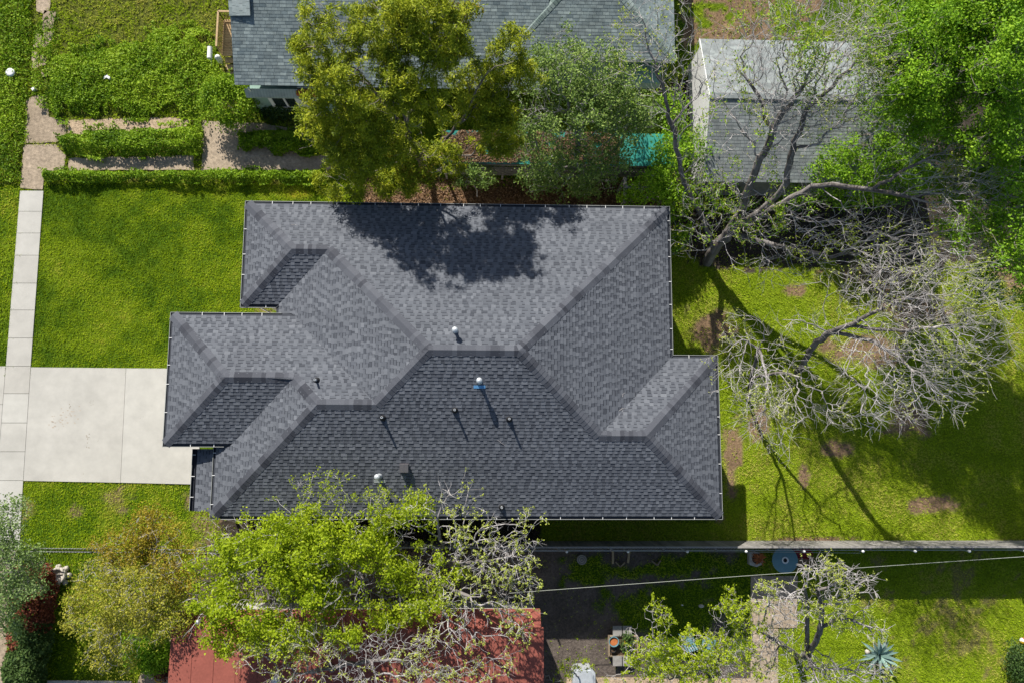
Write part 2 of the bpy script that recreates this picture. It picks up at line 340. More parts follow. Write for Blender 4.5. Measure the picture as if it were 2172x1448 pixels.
# tyre-worn tan smear and fallen twigs
def twig(px, py, f, pts, lab):
    p = on_plane(px, py, f); b = MB()
    for ln in pts: b.tube([(p[0]+dx, p[1]+dy, f(p[0]+dx, p[1]+dy)+.03) for dx, dy in ln], [.008]*(len(ln)-1)+[.004], 5, .8)
    tag(b.build('fallen_twig', M['bark_pale']), lab, 'twig', 'twigs fallen on the roof')
# marks on the drive: rust smear and small oil spots
b = MB(); r_ = random.Random(4)
sb = MB(); rsn = np.random.RandomState(2)
for k in range(46):
    t = rsn.rand(); c = at(100+t*65+rsn.normal(0,9), 905-t*30+rsn.normal(0,9)); r0_ = rsn.uniform(.02,.07)
    sb.face([(c[0]+r0_*rsn.uniform(.6,1)*math.cos(q*.9), c[1]+r0_*.6*rsn.uniform(.6,1)*math.sin(q*.9), .0325) for q in range(7)])
M['rust_stain'] = mat('rust_stain', color=(.42,.36,.29), amt=.1, scale=6, rough=.9)
tag(sb.build('rust_smear', M['rust_stain']), 'faint rusty smear of little spots on the left part of the driveway', 'stain', kind='stuff')
for (px, py, s, n) in ((150,862,.07,3),(195,855,.04,6),(187,925,.07,5),(187,945,.06,4),(210,930,.03,2),(300,880,.03,2),(180,1010,.05,1)):
    for k in range(n):
        c = at(px+r_.uniform(-4,4), py+r_.uniform(-7,7)); m_ = 9
        b.face([(c[0]+s*.5*r_.uniform(.5,1)*math.cos(t*2*math.pi/m_), c[1]+s*.5*r_.uniform(.5,1)*math.sin(t*2*math.pi/m_), .034) for t in range(m_)])
tag(b.build('oil_spots', M['stain']), 'small dark oil and dirt spots on the pale driveway', 'stain', kind='stuff')

# ------------------------------------------------------------ turf and leaves scattered over the ground
def outside(x, y, polys, keep=None):
    ok = np.ones(x.shape, bool)
    for P in polys:
        P = np.asarray(P); cc = P.mean(0); dv = cc-P; P = P+dv/(np.linalg.norm(dv, axis=1)[:,None]+1e-9)*.05
        ok &= ~inpoly(x, y, P)
    return ok
def blades(P, n_per, ln, wd, rg, lean=.8):
    """triangular blades at points P (n,3) -> V, F"""
    n = len(P)*n_per; p = np.repeat(P, n_per, 0)+np.c_[rg.normal(0, .02, (n,2)), np.zeros(n)]
    a = rg.rand(n)*2*np.pi; L = ln*(.6+.8*rg.rand(n)); le = lean*(.3+rg.rand(n)); dx = np.cos(a); dy = np.sin(a)
    tip = p+np.c_[dx*L*le, dy*L*le, L*(1.1-.5*le)]; s = np.c_[-dy, dx, np.zeros(n)]*(wd*(.6+.8*rg.rand(n)))[:, None]/2
    V = np.stack([p-s, p+s, tip], 1).reshape(-1, 3); return V, np.arange(n*3).reshape(-1, 3)
def in_view(x, y): return inpoly(x, y, poly((-40,-40),(2212,-40),(2212,1488),(-40,1488)))
def scatter_grass(name, region, dens, ln, wd, m, label, seed, n_per=3, excl=(), tshift=0):
    rg = np.random.RandomState(seed); x0, y0 = region.min(0); x1, y1 = region.max(0); n = int((x1-x0)*(y1-y0)*dens)
    x = x0+rg.rand(n)*(x1-x0); y = y0+rg.rand(n)*(y1-y0)
    k = inpoly(x, y, region) & in_view(x, y) & outside(x, y, PAVED) & outside(x, y, excl); x = x[k]; y = y[k]
    _, d, t = zones(x, y); k = rg.rand(len(x)) < d; x = x[k]; y = y[k]; t = t[k]
    P = np.c_[x, y, np.full(len(x), -.01)]; V, F = blades(P, n_per, ln, wd, rg)
    tn = np.clip(.42+tshift+np.repeat(t, n_per)+rg.normal(0, .16, len(F)), 0, 1)
    o = np_mesh(name, V, F, m, tn); return tag(o, label, 'grass', kind='stuff')
HOUSE = [np.array([(-10.9,10.2),(8,10.2),(8,3.5),(10,3.5),(10,-3.4),(-11.6,-3.4),(-11.6,-.4),(-13.4,-.4),(-13.4,5.1),(-10.7,5.1)])]
scatter_grass('lawn_grass', poly((60,386),(800,386),(800,445),(600,700),(400,800),(60,800)), 430, .055, .022, M['grass'], 'short dark green mown lawn in front of the grey roofed house', 1, excl=HOUSE)
scatter_grass('verge_grass', poly((-50,380),(60,380),(30,800),(-50,800)), 220, .08, .03, M['grass'], 'green grass verge on the outer side of the sidewalk', 2)
scatter_grass('side_lawn_grass', poly((40,1015),(480,1015),(480,1168),(30,1168)), 400, .06, .022, M['grass'], 'lighter lawn square below the pale driveway', 3, excl=HOUSE, tshift=.16)
scatter_grass('backyard_grass', poly((1140,1090),(1430,700),(1400,430),(2230,430),(2230,1150),(1140,1150)), 300, .065, .024, M['grass_bright'], 'patchy bright backyard grass under the bare trees', 4, excl=HOUSE)
scatter_grass('neighbour_grass', poly((1140,1165),(2230,1165),(2230,1500),(1140,1500)), 300, .065, .024, M['grass_bright'], 'grass of the yard south of the long board fence', 5)
scatter_grass('corner_grass', poly((0,1165),(420,1165),(420,1500),(0,1500)), 160, .09, .03, M['grass'], 'dark grass between the red tipped hedge and the golden tree', 6)
scatter_grass('wild_grass', poly((-50,-50),(700,-50),(700,392),(-50,392)), 130, .13, .035, M['grass_bright'], 'rough yellowish grass of the overgrown lot', 7, tshift=.14)
scatter_grass('shade_grass', poly((700,-50),(2230,-50),(2230,430),(700,430)), 40, .12, .035, M['grass'], 'thin grass in the shade behind the houses', 8)

def leaves(P, size, rg, up=.5, ratio=.55):
    n = len(P); nrm = rg.normal(0, 1, (n,3)); nrm[:,2] = np.abs(nrm[:,2])+up; nrm /= np.linalg.norm(nrm, axis=1)[:,None]
    a = np.cross(nrm, rg.normal(0,1,(n,3))); a /= np.linalg.norm(a, axis=1)[:,None]+1e-9; b = np.cross(nrm, a)
    s = (size*(.6+.8*rg.rand(n)))[:,None] if np.isscalar(size) else (size*(.6+.8*rg.rand(n)))[:,None]
    V = np.stack([P-a*s, P-b*s*ratio, P+a*s, P+b*s*ratio], 1).reshape(-1,3); return V, np.arange(4*n).reshape(-1,4)
def mound(name, pxpoly, h, n, size, m, label, cat, seed, kind=None, edge=.5, z0=0.0, group=None, tshift=0, rag=.7):
    """low plant mass: leaves through a mound over a ground polygon, taller inside and clumpy"""
    rg = np.random.RandomState(seed); P = poly(*pxpoly); x0, y0 = P.min(0)-.3; x1, y1 = P.max(0)+.3
    A = (x1-x0)*(y1-y0); k = 0; xs = []; ys = []
    while k < n:
        x = x0+rg.rand(n)*(x1-x0); y = y0+rg.rand(n)*(y1-y0); wob = (fbm(x, y, 1.7, 4)-.5)*rag; wob2 = (fbm(x+50, y, 1.7, 4)-.5)*rag
        q = inpoly(x+wob, y+wob2, P); xs.append(x[q]); ys.append(y[q]); k += q.sum()
    x = np.concatenate(xs)[:n]; y = np.concatenate(ys)[:n]; d = np.full(n, 9.)
    for i in range(len(P)):
        a = P[i]; b = P[(i+1) % len(P)]; ab = b-a; t = np.clip(((x-a[0])*ab[0]+(y-a[1])*ab[1])/(ab@ab), 0, 1)
        d = np.minimum(d, np.hypot(x-a[0]-t*ab[0], y-a[1]-t*ab[1]))
    prof = np.sqrt(np.clip(d/edge, .03, 1)); cl = fbm(x, y, 1.5, 4); hh = h*prof*(.45+1.1*cl)
    z = z0+hh*np.where(rg.rand(n) < .7, .75+.3*rg.rand(n), rg.rand(n)); V, F = leaves(np.c_[x, y, z], size, rg)
    tone = np.clip(.45+tshift+(fbm(x+9, y+4, .8, 3)-.5)*1.2+rg.normal(0, .2, n), 0, 1)
    o = np_mesh(name, V, F, m, tone); return tag(o, label, cat, group, kind)
# ------------------------------------------------------------ roofs
def roof_plane(b, poly3, u, rg, style='laminate', exposure=.143, lift=.014, start=.0, vslope=None):
    """courses of shingles laid over one plane; u = horizontal eave direction, polygon given in 3-D"""
    P = [Vector(map(float, p)) for p in poly3]; u = Vector(u).normalized()
    nrm = Vector((0,0,0))
    for i in range(len(P)): nrm += (P[i]-P[0]).cross(P[(i+1) % len(P)]-P[0])
    if nrm.z < 0: nrm = -nrm
    nrm.normalize(); v = nrm.cross(u).normalized()
    if v.z < 0: v = -v
    O = P[0]; uv = [((p-O).dot(u), (p-O).dot(v)) for p in P]; vmin = min(q[1] for q in uv); vmax = max(q[1] for q in uv)
    def span(t):
        xs = []
        for (a, c), (e, f) in zip(uv, uv[1:]+uv[:1]):
            if (c <= t) != (f <= t): xs.append(a+(e-a)*(t-c)/(f-c))
        return (min(xs), max(xs)) if len(xs) > 1 else None
    Q = lambda a, c, h: O+u*a+v*c+nrm*h
    for p in ([Q(a, c, -.035) for a, c in uv], ): b.face(p, .1); b.face([q-nrm*.10 for q in p][::-1], .1)
    t = vmin+start; row = 0
    while t < vmax-.01:
        t1 = min(t+exposure, vmax); s0 = span(t+1e-4); s1 = span(t1-1e-4)
        if not s0 or not s1: t = t1; continue
        lo = min(s0[0], s1[0]); hi = max(s0[1], s1[1]); x = lo-rg.random()*.3; up = rg.random() < .5; rowtone = rg.gauss(0, .03)
        while x < hi:
            if style == 'laminate': w = rg.uniform(.10, .27); 
            else: w = .305
            a0, a1 = x, x+w; x += w; up = not up
            A0, B0 = max(a0, s0[0]), min(a1, s0[1]); A1, B1 = max(a0, s1[0]), min(a1, s1[1])
            if B0-A0 < .004 and B1-A1 < .004: continue
            if B0 < A0: A0 = B0 = min(max((A0+B0)/2, s0[0]), s0[1])
            if B1 < A1: A1 = B1 = min(max((A1+B1)/2, s1[0]), s1[1])
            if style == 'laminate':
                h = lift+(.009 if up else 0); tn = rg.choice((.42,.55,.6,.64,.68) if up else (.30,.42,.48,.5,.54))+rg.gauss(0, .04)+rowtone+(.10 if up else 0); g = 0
            else: h = lift*.8; tn = .5+rg.gauss(0, .2)+rowtone; g = .006
            if B0-A0 > 3*g: A0 += g; B0 -= g
            if B1-A1 > 3*g: A1 += g; B1 -= g
            p0, p1, p2, p3 = Q(A0, t, h), Q(B0, t, h), Q(B1, t1, h*.35), Q(A1, t1, h*.35)
            tn = min(1, max(0, tn)); b.face([p0, p1, p2, p3], tn); b.face([Q(A0, t, -.02), Q(B0, t, -.02), p1, p0], tn*.8)
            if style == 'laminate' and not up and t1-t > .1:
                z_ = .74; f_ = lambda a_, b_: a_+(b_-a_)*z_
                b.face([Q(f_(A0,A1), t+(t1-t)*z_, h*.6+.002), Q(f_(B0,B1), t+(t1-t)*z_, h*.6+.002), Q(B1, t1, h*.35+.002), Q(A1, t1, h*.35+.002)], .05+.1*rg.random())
            if style == 'laminate' and up:
                b.face([Q(A0, t, 0), p0, p3, Q(A1, t1, 0)], tn); b.face([p1, Q(B0, t, 0), Q(B1, t1, 0), p2], tn)
            elif g:
                b.face([Q(A0-g*2, t+.003, .001), Q(A0, t+.003, .001), Q(A0, t1, .001), Q(A0-g*2, t1, .001)], 0)
        t = t1; row += 1
def cap_line(b, p0, p1, n1, n2, rg, w=.235, step=.19, lift=.014):
    p0 = Vector(p0); p1 = Vector(p1)
    if p1.z < p0.z: p0, p1 = p1, p0
    e = (p1-p0); L = e.length; e.normalize(); D = []
    for n in (n1, n2):
        d = Vector(n).cross(e).normalized()
        if d.z > 0: d = -d
        if abs(d.z) < 1e-6: d = -d
        D.append((d, Vector(n).normalized()))
    up = (D[0][1]+D[1][1]).normalized(); k = int(L/step)+1; tn = .5
    for i in range(k):
        a = p0+e*(L*i/k-.01); c = p0+e*(L*(i+1)/k+.02); tn = rg.choice((.12,.35,.5,.6,.8))+rg.gauss(0,.08) if rg.random() < .75 else tn
        for d, n in D:
            top0 = a+up*(lift+.02); top1 = c+up*.024; w0 = w*rg.uniform(.97, 1.03)
            q0 = a+d*w0+n*(lift+.012); q1 = c+d*w0+n*.016
            b.face([top0, q0, q1, top1], min(1, max(0, tn)))
            b.face([a-up*.01, a+d*w0-n*.01, q0, top0], tn*.7); b.face([q0, a+d*w0-n*.02, c+d*w0-n*.02, q1], tn*.7)
PITCH = .417; ZE = 4.40
A_, B_, C_, D_, E_, F_, G_, H_, I_, J_, K_, X_ = -10.75564,-14.35397,8.08702,10.06176,10.20985,5.44674,5.95107,-1.28859,-3.51011,3.52814,-11.58689,-9.21979
DG = .7788
def N_(x, y, h): return (x, y, ZE+PITCH*h)
a = N_(A_,E_,0); b_ = N_(C_,E_,0); re = N_(C_,J_,0); c_ = N_(D_,J_,0); d_ = N_(D_,I_,0); e_ = N_(K_,I_,0)
gN = N_(B_+DG, G_-DG, DG); gS = N_(B_+DG, H_+DG, DG); i_ = N_(A_,F_,0); v2 = N_(X_,F_,0)
h = (E_-F_)/2; P1 = N_(A_+h,E_-h,h); P2 = N_(X_+h,E_-h,h)
h = (E_-I_)/2; P3 = N_(X_+h,E_-h,h); P4 = N_(C_-h,E_-h,h)
h = (J_-I_)/2; P5 = N_(C_-h,J_-h,h); P6 = N_(D_-h,J_-h,h)
h = (G_-H_)/2; P7 = N_(B_+h,G_-h,h); P8 = N_(K_+h,G_-h,h)
h = (G_-I_)/2; P9 = N_(K_+h,G_-h,h); P10 = N_(X_+h,G_-h,h)
vg = N_(X_+DG, G_-DG, DG); vk = N_(K_+DG, H_+DG, DG); xg = N_(X_, G_-DG, 0); kh = N_(K_, H_+DG, 0)
house = thing('brick_house', 'large hip roofed house with charcoal shingle roof in the middle of the picture', 'house', (0, 3, 0))
rb = MB(); rr = random.Random(3); ux = (1,0,0); uy = (0,1,0)
for pl, u in (([a,P1,i_],uy), ([a,P1,P2,P3,P4,b_],ux), ([i_,P1,P2,v2],ux), ([v2,P2,P3,P10,vg,xg],uy), ([gN,P7,P8,P9,P10,vg],ux), ([gN,P7,gS],uy),
              ([gS,P7,P8,vk],ux), ([e_,P9,P8,vk,kh],uy), ([e_,P9,P10,P3,P4,P5,P6,d_],ux), ([b_,P4,P5,re],uy), ([c_,P6,d_],uy), ([re,P5,P6,c_],ux)):
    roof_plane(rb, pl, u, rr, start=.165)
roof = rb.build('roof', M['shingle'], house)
nN = (0,PITCH,1); nS = (0,-PITCH,1); nW = (-PITCH,0,1); nE = (PITCH,0,1)
def cut(p, q, d=.18):   # start caps a little above the gutter
    p = Vector(p); q = Vector(q); return p+(q-p).normalized()*d
cb = MB()
for p, q, m1, m2 in ((cut(a,P1),P1,nW,nN),(cut(i_,P1),P1,nW,nS),(P1,P2,nN,nS),(P2,P3,nN,nW),(P3,P4,nN,nS),(cut(b_,P4),P4,nN,nE),(P5,P4,nS,nE),(P5,P6,nN,nS),(cut(c_,P6),P6,nN,nE),
                     (cut(d_,P6),P6,nS,nE),(P10,P3,nS,nW),(P9,P10,nN,nS),(cut(e_,P9),P9,nS,nW),(P8,P9,nN,nW),(P7,P8,nN,nS),(cut(gN,P7),P7,nW,nN),(cut(gS,P7),P7,nW,nS)):
    cap_line(cb, p, q, m1, m2, rr)
cb.build('ridge_cap', M['cap'], roof)
# valley lines
for p, q in ((v2,P2),(vg,P10),(vk,P8),(re,P5)):
    p = Vector(p); q = Vector(q); vb = MB(); vb.bar(p+Vector((0,0,.002)), q+Vector((0,0,.002)), .035, .012, .2); vb.build('valley', M['shingle'], roof)
# walls
def inset(P, d):
    out = []; n = len(P)
    for k in range(n):
        p0, p1, p2 = Vector(P[k-1]), Vector(P[k]), Vector(P[(k+1) % n]); e1 = (p1-p0).normalized(); e2 = (p2-p1).normalized()
        n1 = Vector((-e1.y, e1.x)); n2 = Vector((-e2.y, e2.x)); m = n1+n2; m = m/max(m.dot(n1), .2); out.append(tuple(p1+m*d))
    return out
foot = [(A_,E_),(A_,F_),(X_,F_),(X_,G_-DG),(B_+DG,G_-DG),(B_+DG,H_+DG),(K_,H_+DG),(K_,I_),(D_,I_),(D_,J_),(C_,J_),(C_,E_)]
fi = inset(foot, .48)
MB().prism(fi, -.05, ZE-.10, .5).build('wall', M['wall'], house)
MB().prism([(p[0], p[1]) for p in inset(foot, .13)], ZE-.12, ZE-.085, .5).build('soffit', M['white'], house)
def wall_window(parent, x, y, z, w, h, ax):
    fr = MB(); gl = MB()
    if ax == 'y':
        fr.box(x-w/2-.06, x+w/2+.06, y-.03, y+.03, z-.06, z+h+.06); o = fr.build('window', M['white'], parent); gl.box(x-w/2, x+w/2, y-.036, y+.036, z, z+h); gl.build('pane', M['glass'], o)
    else:
        fr.box(x-.03, x+.03, y-w/2-.06, y+w/2+.06, z-.06, z+h+.06); o = fr.build('window', M['white'], parent); gl.box(x-.036, x+.036, y-w/2, y+w/2, z, z+h); gl.build('pane', M['glass'], o)
for x in (-8.6,-4,0,4): wall_window(house, x, E_-.48, 1.4, 1.2, 1.5, 'y')
for x in (-6,-2,3,7): wall_window(house, x, I_+.48, 1.4, 1.2, 1.5, 'y')
for y in (7.8,): wall_window(house, A_+.48, y, 1.3, 1.8, 1.6, 'x')
for y in (5.5,8): wall_window(house, C_-.48, y, 1.4, 1.2, 1.5, 'x')
MB().box(B_+DG+.44, B_+DG+.50, .2, 4.6, 0, 2.3).build('garage_door', M['white'], house)
# gutters: dark trough, pale outer lip, white hangers about every 0.8 m
def gutter(parent, p, q, out, rg, w=.155, gap=(.65,.95), z=None):
    """p,q ends on the eave line; out = outward unit normal. trough lies inside the line"""
    p = Vector((p[0], p[1], p[2] if z is None else z)); q = Vector((q[0], q[1], q[2] if z is None else z)); o = Vector((*out, 0)); e = (q-p).normalized()
    gb = MB(); i = -o*w
    for aa, bb_, z0, z1 in ((i, i+o*.006, -.09, .012), (o*-.006, o*0, -.09, .012)):
        pts = [p+aa, q+aa, q+bb_, p+bb_]; gb.prism([(v_.x, v_.y) for v_ in pts] if True else 0, p.z+z0, p.z+z1)
    pts = [p+i, q+i, q, p]; gb.prism([(v_.x, v_.y) for v_ in pts], p.z-.095, p.z-.085)
    g = gb.build('gutter', M['gutter_dark'], parent)
    lb = MB(); lb.bar(p-o*.008+Vector((0,0,.018)), q-o*.008+Vector((0,0,.018)), .022, .012); lb.build('gutter_lip', M['gutter_lip'], g)
    L = (q-p).length; t = .25
    while t < L-.1:
        c = p+e*t; sb = MB(); sb.bar(c-o*.005+Vector((0,0,.03)), c+i*1.02+Vector((0,0,.034)), .024, .008); sb.build('gutter_hanger', M['white'], g); t += rg.uniform(*gap)
    return g
gr = random.Random(9)
for p, q, o in ((a,b_,(0,1)),(a,i_,(-1,0)),(i_,v2,(0,-1)),(gN,(X_+.35,gN[1],gN[2]),(0,1)),(gN,gS,(-1,0)),(gS,(K_+.55,gS[1],gS[2]),(0,-1)),(kh,e_,(-1,0)),(e_,d_,(0,-1)),(d_,c_,(1,0)),(c_,re,(0,1)),(re,b_,(1,0))):
    gutter(house, p, q, o, gr, gap=(.72,1.2) if abs(p[0]-q[0]) > 15 else (.7,1.25))
# low porch roof west of the main wall
pz = 4.16; q0 = at(408,1083,pz)
pb = MB(); roof_plane(pb, [(q0[0],q0[1],pz),(K_+.1,q0[1],pz+.16),(K_+.1,-.6,pz+.16),(q0[0],-.6,pz)], uy, rr, start=.10)
pr = pb.build('porch_roof', M['shingle'], house); gutter(house, (q0[0]-.13, -.6, pz), (q0[0]-.13, q0[1], pz), (-1,0), gr, gap=(.75,1.0))
for yq in (q0[1]+.08, -.94): MB().box(q0[0]+.05, q0[0]+.17, yq-.06, yq+.06, 0, pz-.13).build('porch_post', M['white'], house)
# downspouts
for x, y in ((A_+.05,F_+.02),(B_+DG+.05,H_+DG+.05),(D_-.1,I_+.06),(C_-.08,J_+.1)):
    db = MB(); db.bar((x,y,ZE-.08), (x+(.35 if x < 0 else -.35), y+.25, ZE-.55), .07, .05); db.bar((x+(.35 if x < 0 else -.35), y+.25, ZE-.5), (x+(.35 if x < 0 else -.35), y+.25, .1), .07, .05, up=(0,1,0)); db.build('downspout', M['white'], house)
def on_plane(px, py, f):
    z = 5.
    for _ in range(12): p = at(px, py, z); z = f(p[0], p[1])
    return at(px, py, z)
fS = lambda x, y: ZE+PITCH*(y-I_); fN = lambda x, y: ZE+PITCH*(E_-y); fG = lambda x, y: ZE+PITCH*(G_-y)
def pipe_vent(px, py, f, s):
    p = on_plane(px, py, f); x, y, z = p
    b = MB(); b.lathe(x, y, [(.14,z-.08),(.13,z+.03),(.08,z+.11),(.055,z+.14)], 18); o = b.build('vent_pipe', M['black'], house, smooth=True)
    k = MB(); k.lathe(x, y, [(.045,z+.05),(.045,z+.39),(.026,z+.39),(.024,z+.30)], 14); k.build('pipe', M['galv'], o)
for px, py, f in ((672,806,fG),(812,885,fS),(965,869,fS),(1080,888,fS),(1064,1074,fS),(969,1073,fS)): pipe_vent(px, py, f, 0)
def flue(px, py, f, hgt, s, cone=True, plate=None):
    x, y, z = on_plane(px, py, f); sg = 1 if s == 'N' else -1
    def sq(w, y0, y1): return [(x-w, y+y0), (x+w, y+y0), (x+w, y+y1), (x-w, y+y1)]
    fb = MB(); fb.prism(sq(.23, -.26, .24), z-.3, 0, top=lambda p: f(p[0], p[1])+.018)
    o = fb.build('flue_vent', M['shingle' if s == 'N' or plate else 'galv'], house)
    k = MB(); k.lathe(x, y, [(.13,z-.05),(.125,z+.04),(.075,z+.16),(.065,z+.18),(.065,z+hgt-.16),(.075,z+hgt-.16)], 20); k.build('flue_pipe', M['galv'], o, smooth=True)
    k = MB(); k.lathe(x, y, [(.07,z+hgt-.17),(.118,z+hgt-.14),(.120,z+hgt-.04),(.09,z+hgt-.012),(.03,z+hgt+.01),(.001,z+hgt+.015)], 20); k.build('flue_cap', M['galv'], o, smooth=True)
    if plate: fb = MB(); fb.prism(sq(.235, -.28, -.16), z-.3, 0, top=lambda p: f(p[0], p[1])+.028); fb.build('flashing', M[plate], o)
twig(1062,938,fS,[[(-.12,.1),(0,0),(.16,-.1)],[(0,0),(.02,.09)]],'small forked twig lying on the dark south roof slope')
twig(1320,866,lambda x,y: ZE+PITCH*(C_-x),[[(-.15,-.1),(-.03,0),(.14,.02)],[(-.03,0),(0,-.12)]],'pale forked twig near the right valley of the roof')
twig(1323,835,lambda x,y: ZE+PITCH*(C_-x),[[(-.06,-.12),(-.04,0),(.06,.06)]],'bent pale twig on the right roof slope above the valley')
twig(625,478,fN,[[(-.14,0),(0,.03),(.14,-.03)]],'thin pale twig near the north west hip of the roof')
flue(966,703,fN,.55,'N'); flue(1017,808,fS,.56,'S',plate='blue_flash'); flue(805,1009,fS,.78,'S',plate='galv')
x, y, z = on_plane(858,992,fS)
b = MB(); b.prism([(x-.17,y-.17),(x+.17,y-.17),(x+.17,y+.17),(x-.17,y+.17)], z-.1, 0, top=lambda p: fS(p[0],p[1])+.22)
b.prism([(x-.2,y-.2),(x+.2,y-.2),(x+.2,y+.2),(x-.2,y+.2)], z-.1, 0, top=lambda p: fS(p[0],p[1])+.03); b.build('box_vent', M['boxvent'], house)

# ------------------------------------------------------------ neighbour house to the north
nh = thing('neighbour_house', 'blue grey shingled house with white windows at the top behind the olive tree', 'house', (0, 20, 0))
sw = at(498,180,2.8); wc = at(1072,122,3.3); ec = at(1432,128,3.3); p_n = .36
y0 = sw[1]; xw = sw[0]; yN = y0+11
b = MB(); yr = y0+5.2; zr = 2.8+5.2*p_n
roof_plane(b, [(xw,y0,2.8),(xw,yr,zr),(wc[0]+2,yr,zr),(wc[0]+2,y0,2.8)], ux, rr, style='tab', exposure=.15)
roof_plane(b, [(xw,y0+10.4,2.8),(xw,yr,zr),(wc[0]+2,yr,zr),(wc[0]+2,y0+10.4,2.8)], ux, rr, style='tab', exposure=.15)
nr = b.build('roof', M['nshingle'], nh)
# east wing, hip roof
Wy0 = wc[1]; Wx0 = wc[0]-.12; Wx1 = ec[0]; hw = (Wx1-Wx0)/2; ztop = 3.3+hw*p_n
c1 = (Wx0,Wy0,3.3); c2 = (Wx1,Wy0,3.3); ap = (Wx0+hw,Wy0+hw,ztop); ap2 = (Wx0+hw,Wy0+hw+5,ztop); c3 = (Wx1,Wy0+2*hw+5,3.3); c4 = (Wx0,Wy0+2*hw+5,3.3)
b = MB(); roof_plane(b, [c1,ap,c2], ux, rr, style='tab', exposure=.15); roof_plane(b, [c1,ap,ap2,c4], uy, rr, style='tab', exposure=.15); roof_plane(b, [c2,ap,ap2,c3], uy, rr, style='tab', exposure=.15); roof_plane(b, [c4,ap2,c3], ux, rr, style='tab', exposure=.15)
wr = b.build('wing_roof', M['nshingle'], nh)
b = MB(); m1, m2, m3 = (0,-p_n,1), (-p_n,0,1), (p_n,0,1)
cap_line(b, c1, ap, m1, m2, rr, w=.2); cap_line(b, c2, ap, m1, m3, rr, w=.2); cap_line(b, ap, ap2, m2, m3, rr, w=.2); b.build('ridge_cap', M['nshingle_green'], wr)
p0 = at(495,27,4.0); zq = lambda y: 2.8+p_n*(y-y0)+.10; ya = p0[1]-.1; yb = yr-.1
b = MB(); roof_plane(b, [(xw-.03,ya,zq(ya)-.03),(xw-.03,yb,zq(yb)-.03),(xw+.95,yb,zq(yb)+.03),(xw+.95,ya,zq(ya)+.03)], (0,1,p_n), rr, style='tab', exposure=.16)
b.build('raised_roof_patch', M['nshingle_pale'], nh)  # paler shingle stands in for the light on its west-facing slope
nw = MB(); nw.box(xw+.25, Wx0+.5, y0+1.55, y0+9.8, -.05, 2.75); nw.box(Wx0+.35, Wx1-.35, Wy0+.4, Wy0+14, -.05, 3.2); nw.build('wall', M['teal_wall'], nh)
nw = MB(); nw.box(Wx1-2.2, Wx1-.5, Wy0-.75, Wy0+.4, 1.9, 2.5); nw.build('bay_window_roof', M['teal_wall'], nh)
nw = MB(); nw.box(Wx1-.06, Wx1, Wy0-.02, Wy0+12, 3.12, 3.28); nw.box(Wx0, Wx1, Wy0-.03, Wy0, 3.1, 3.28); nw.build('fascia', M['white'], nh)
# porch below the eave: corrugated canopy, white framed windows
ex = at(700,203,2.0)[0]; yy = at(565,203,2.0)[1]; wz0, wz1 = .72, 2.0; X2 = lambda px: at(px, 203, 2.0)[0]
ca = at(522,206,2.1); cb2 = at(629,190,2.45); b = MB(); k = 0; xx = ca[0]
while xx < cb2[0]:
    hh = .012*(k % 2); b.prism([(xx,ca[1]),(xx+.07,ca[1]),(xx+.07,cb2[1]),(xx,cb2[1])], 2.0, 0, .3+.3*(k % 2), top=lambda p, hh=hh: 2.1+(p[1]-ca[1])/(cb2[1]-ca[1])*.35+hh); xx += .07; k += 1
b.build('porch_canopy', M['nshingle_pale'], nh)
MB().box(ca[0]+.1, ex+.2, yy+.06, y0+1.6, 0, 1.95).build('porch_wall', M['teal_wall'], nh)
b = MB()
for xa, xb in ((565,573),(597,601),(622,628)): b.box(X2(xa), X2(xb), yy-.05, yy+.05, wz0, wz1)
b.box(X2(573), X2(622), yy-.05, yy+.05, wz1-.12, wz1-.002); b.box(X2(573), X2(622), yy-.05, yy+.05, wz0, wz0+.10)
wn = b.build('window', M['white'], nh); MB().box(X2(570), X2(625), yy-.02, yy+.02, wz0+.05, wz1-.05).build('pane', M['glass'], wn)
MB().box(X2(628)+.004, X2(668), yy-.05, yy+.05, wz0, wz1).build('white_panel', M['white'], nh)
c = at(628,192,2.4); MB().box(c[0], c[0]+1.6, c[1]-.18, c[1]+.05, 2.1, 2.42).build('rust_beam', M['terracotta'], nh)
c = at(628,186,2.5); MB().box(c[0]+.05, c[0]+1.5, c[1], c[1]+.4, 2.44, 2.52).build('ledge', M['nshingle_pale'], nh)
MB().bar((xw+.55,y0+.1,0),(xw+.6,y0-.1,2.7),.07,.07).build('porch_post', M['white'], nh)
# wooden deck with railing beside the house
dk = thing('wooden_deck', 'tan slatted wooden deck with railing on the left side of the blue grey house', 'deck', (xw-.6, y0+2, 0))
dx0 = at(472,120,.5)[0]; dx1 = xw+.35; dy1 = at(480,45,.5)[1]; dy0 = at(480,118,.5)[1]
b = MB(); k = 0; yv = dy0
while yv < dy1: b.box(dx0, dx1, yv, yv+.125, .44, .48, rr.random()); yv += .14
b.build('deck_boards', M['wood_deck'], dk)
for st in range(3):
    b = MB(); b.box(dx0+.1, dx1, dy0-.32*(st+1), dy0-.32*st-.03, .33-.12*st, .37-.12*st, rr.random()); b.build('step', M['wood_deck'], dk)
def rail(p, q, z0=.45, h=.95, nm='railing'):
    p = Vector((*p,0)); q = Vector((*q,0)); L = (q-p).length; b = MB(); up = Vector((0,0,1))
    b.bar(p+up*(z0+h), q+up*(z0+h), .09, .04, .8); b.bar(p+up*(z0+.1), q+up*(z0+.1), .05, .04, .5); k = int(L/.12)
    for i in range(k+1): c = p+(q-p)*i/k; b.bar(c+up*(z0+.1), c+up*(z0+h), .035, .035, rr.random(), up=(0,1,0))
    return b.build(nm, M['wood_deck'], dk)
rail((dx0,dy0),(dx0,dy1)); rail((dx0,dy1),(dx1,dy1)); 
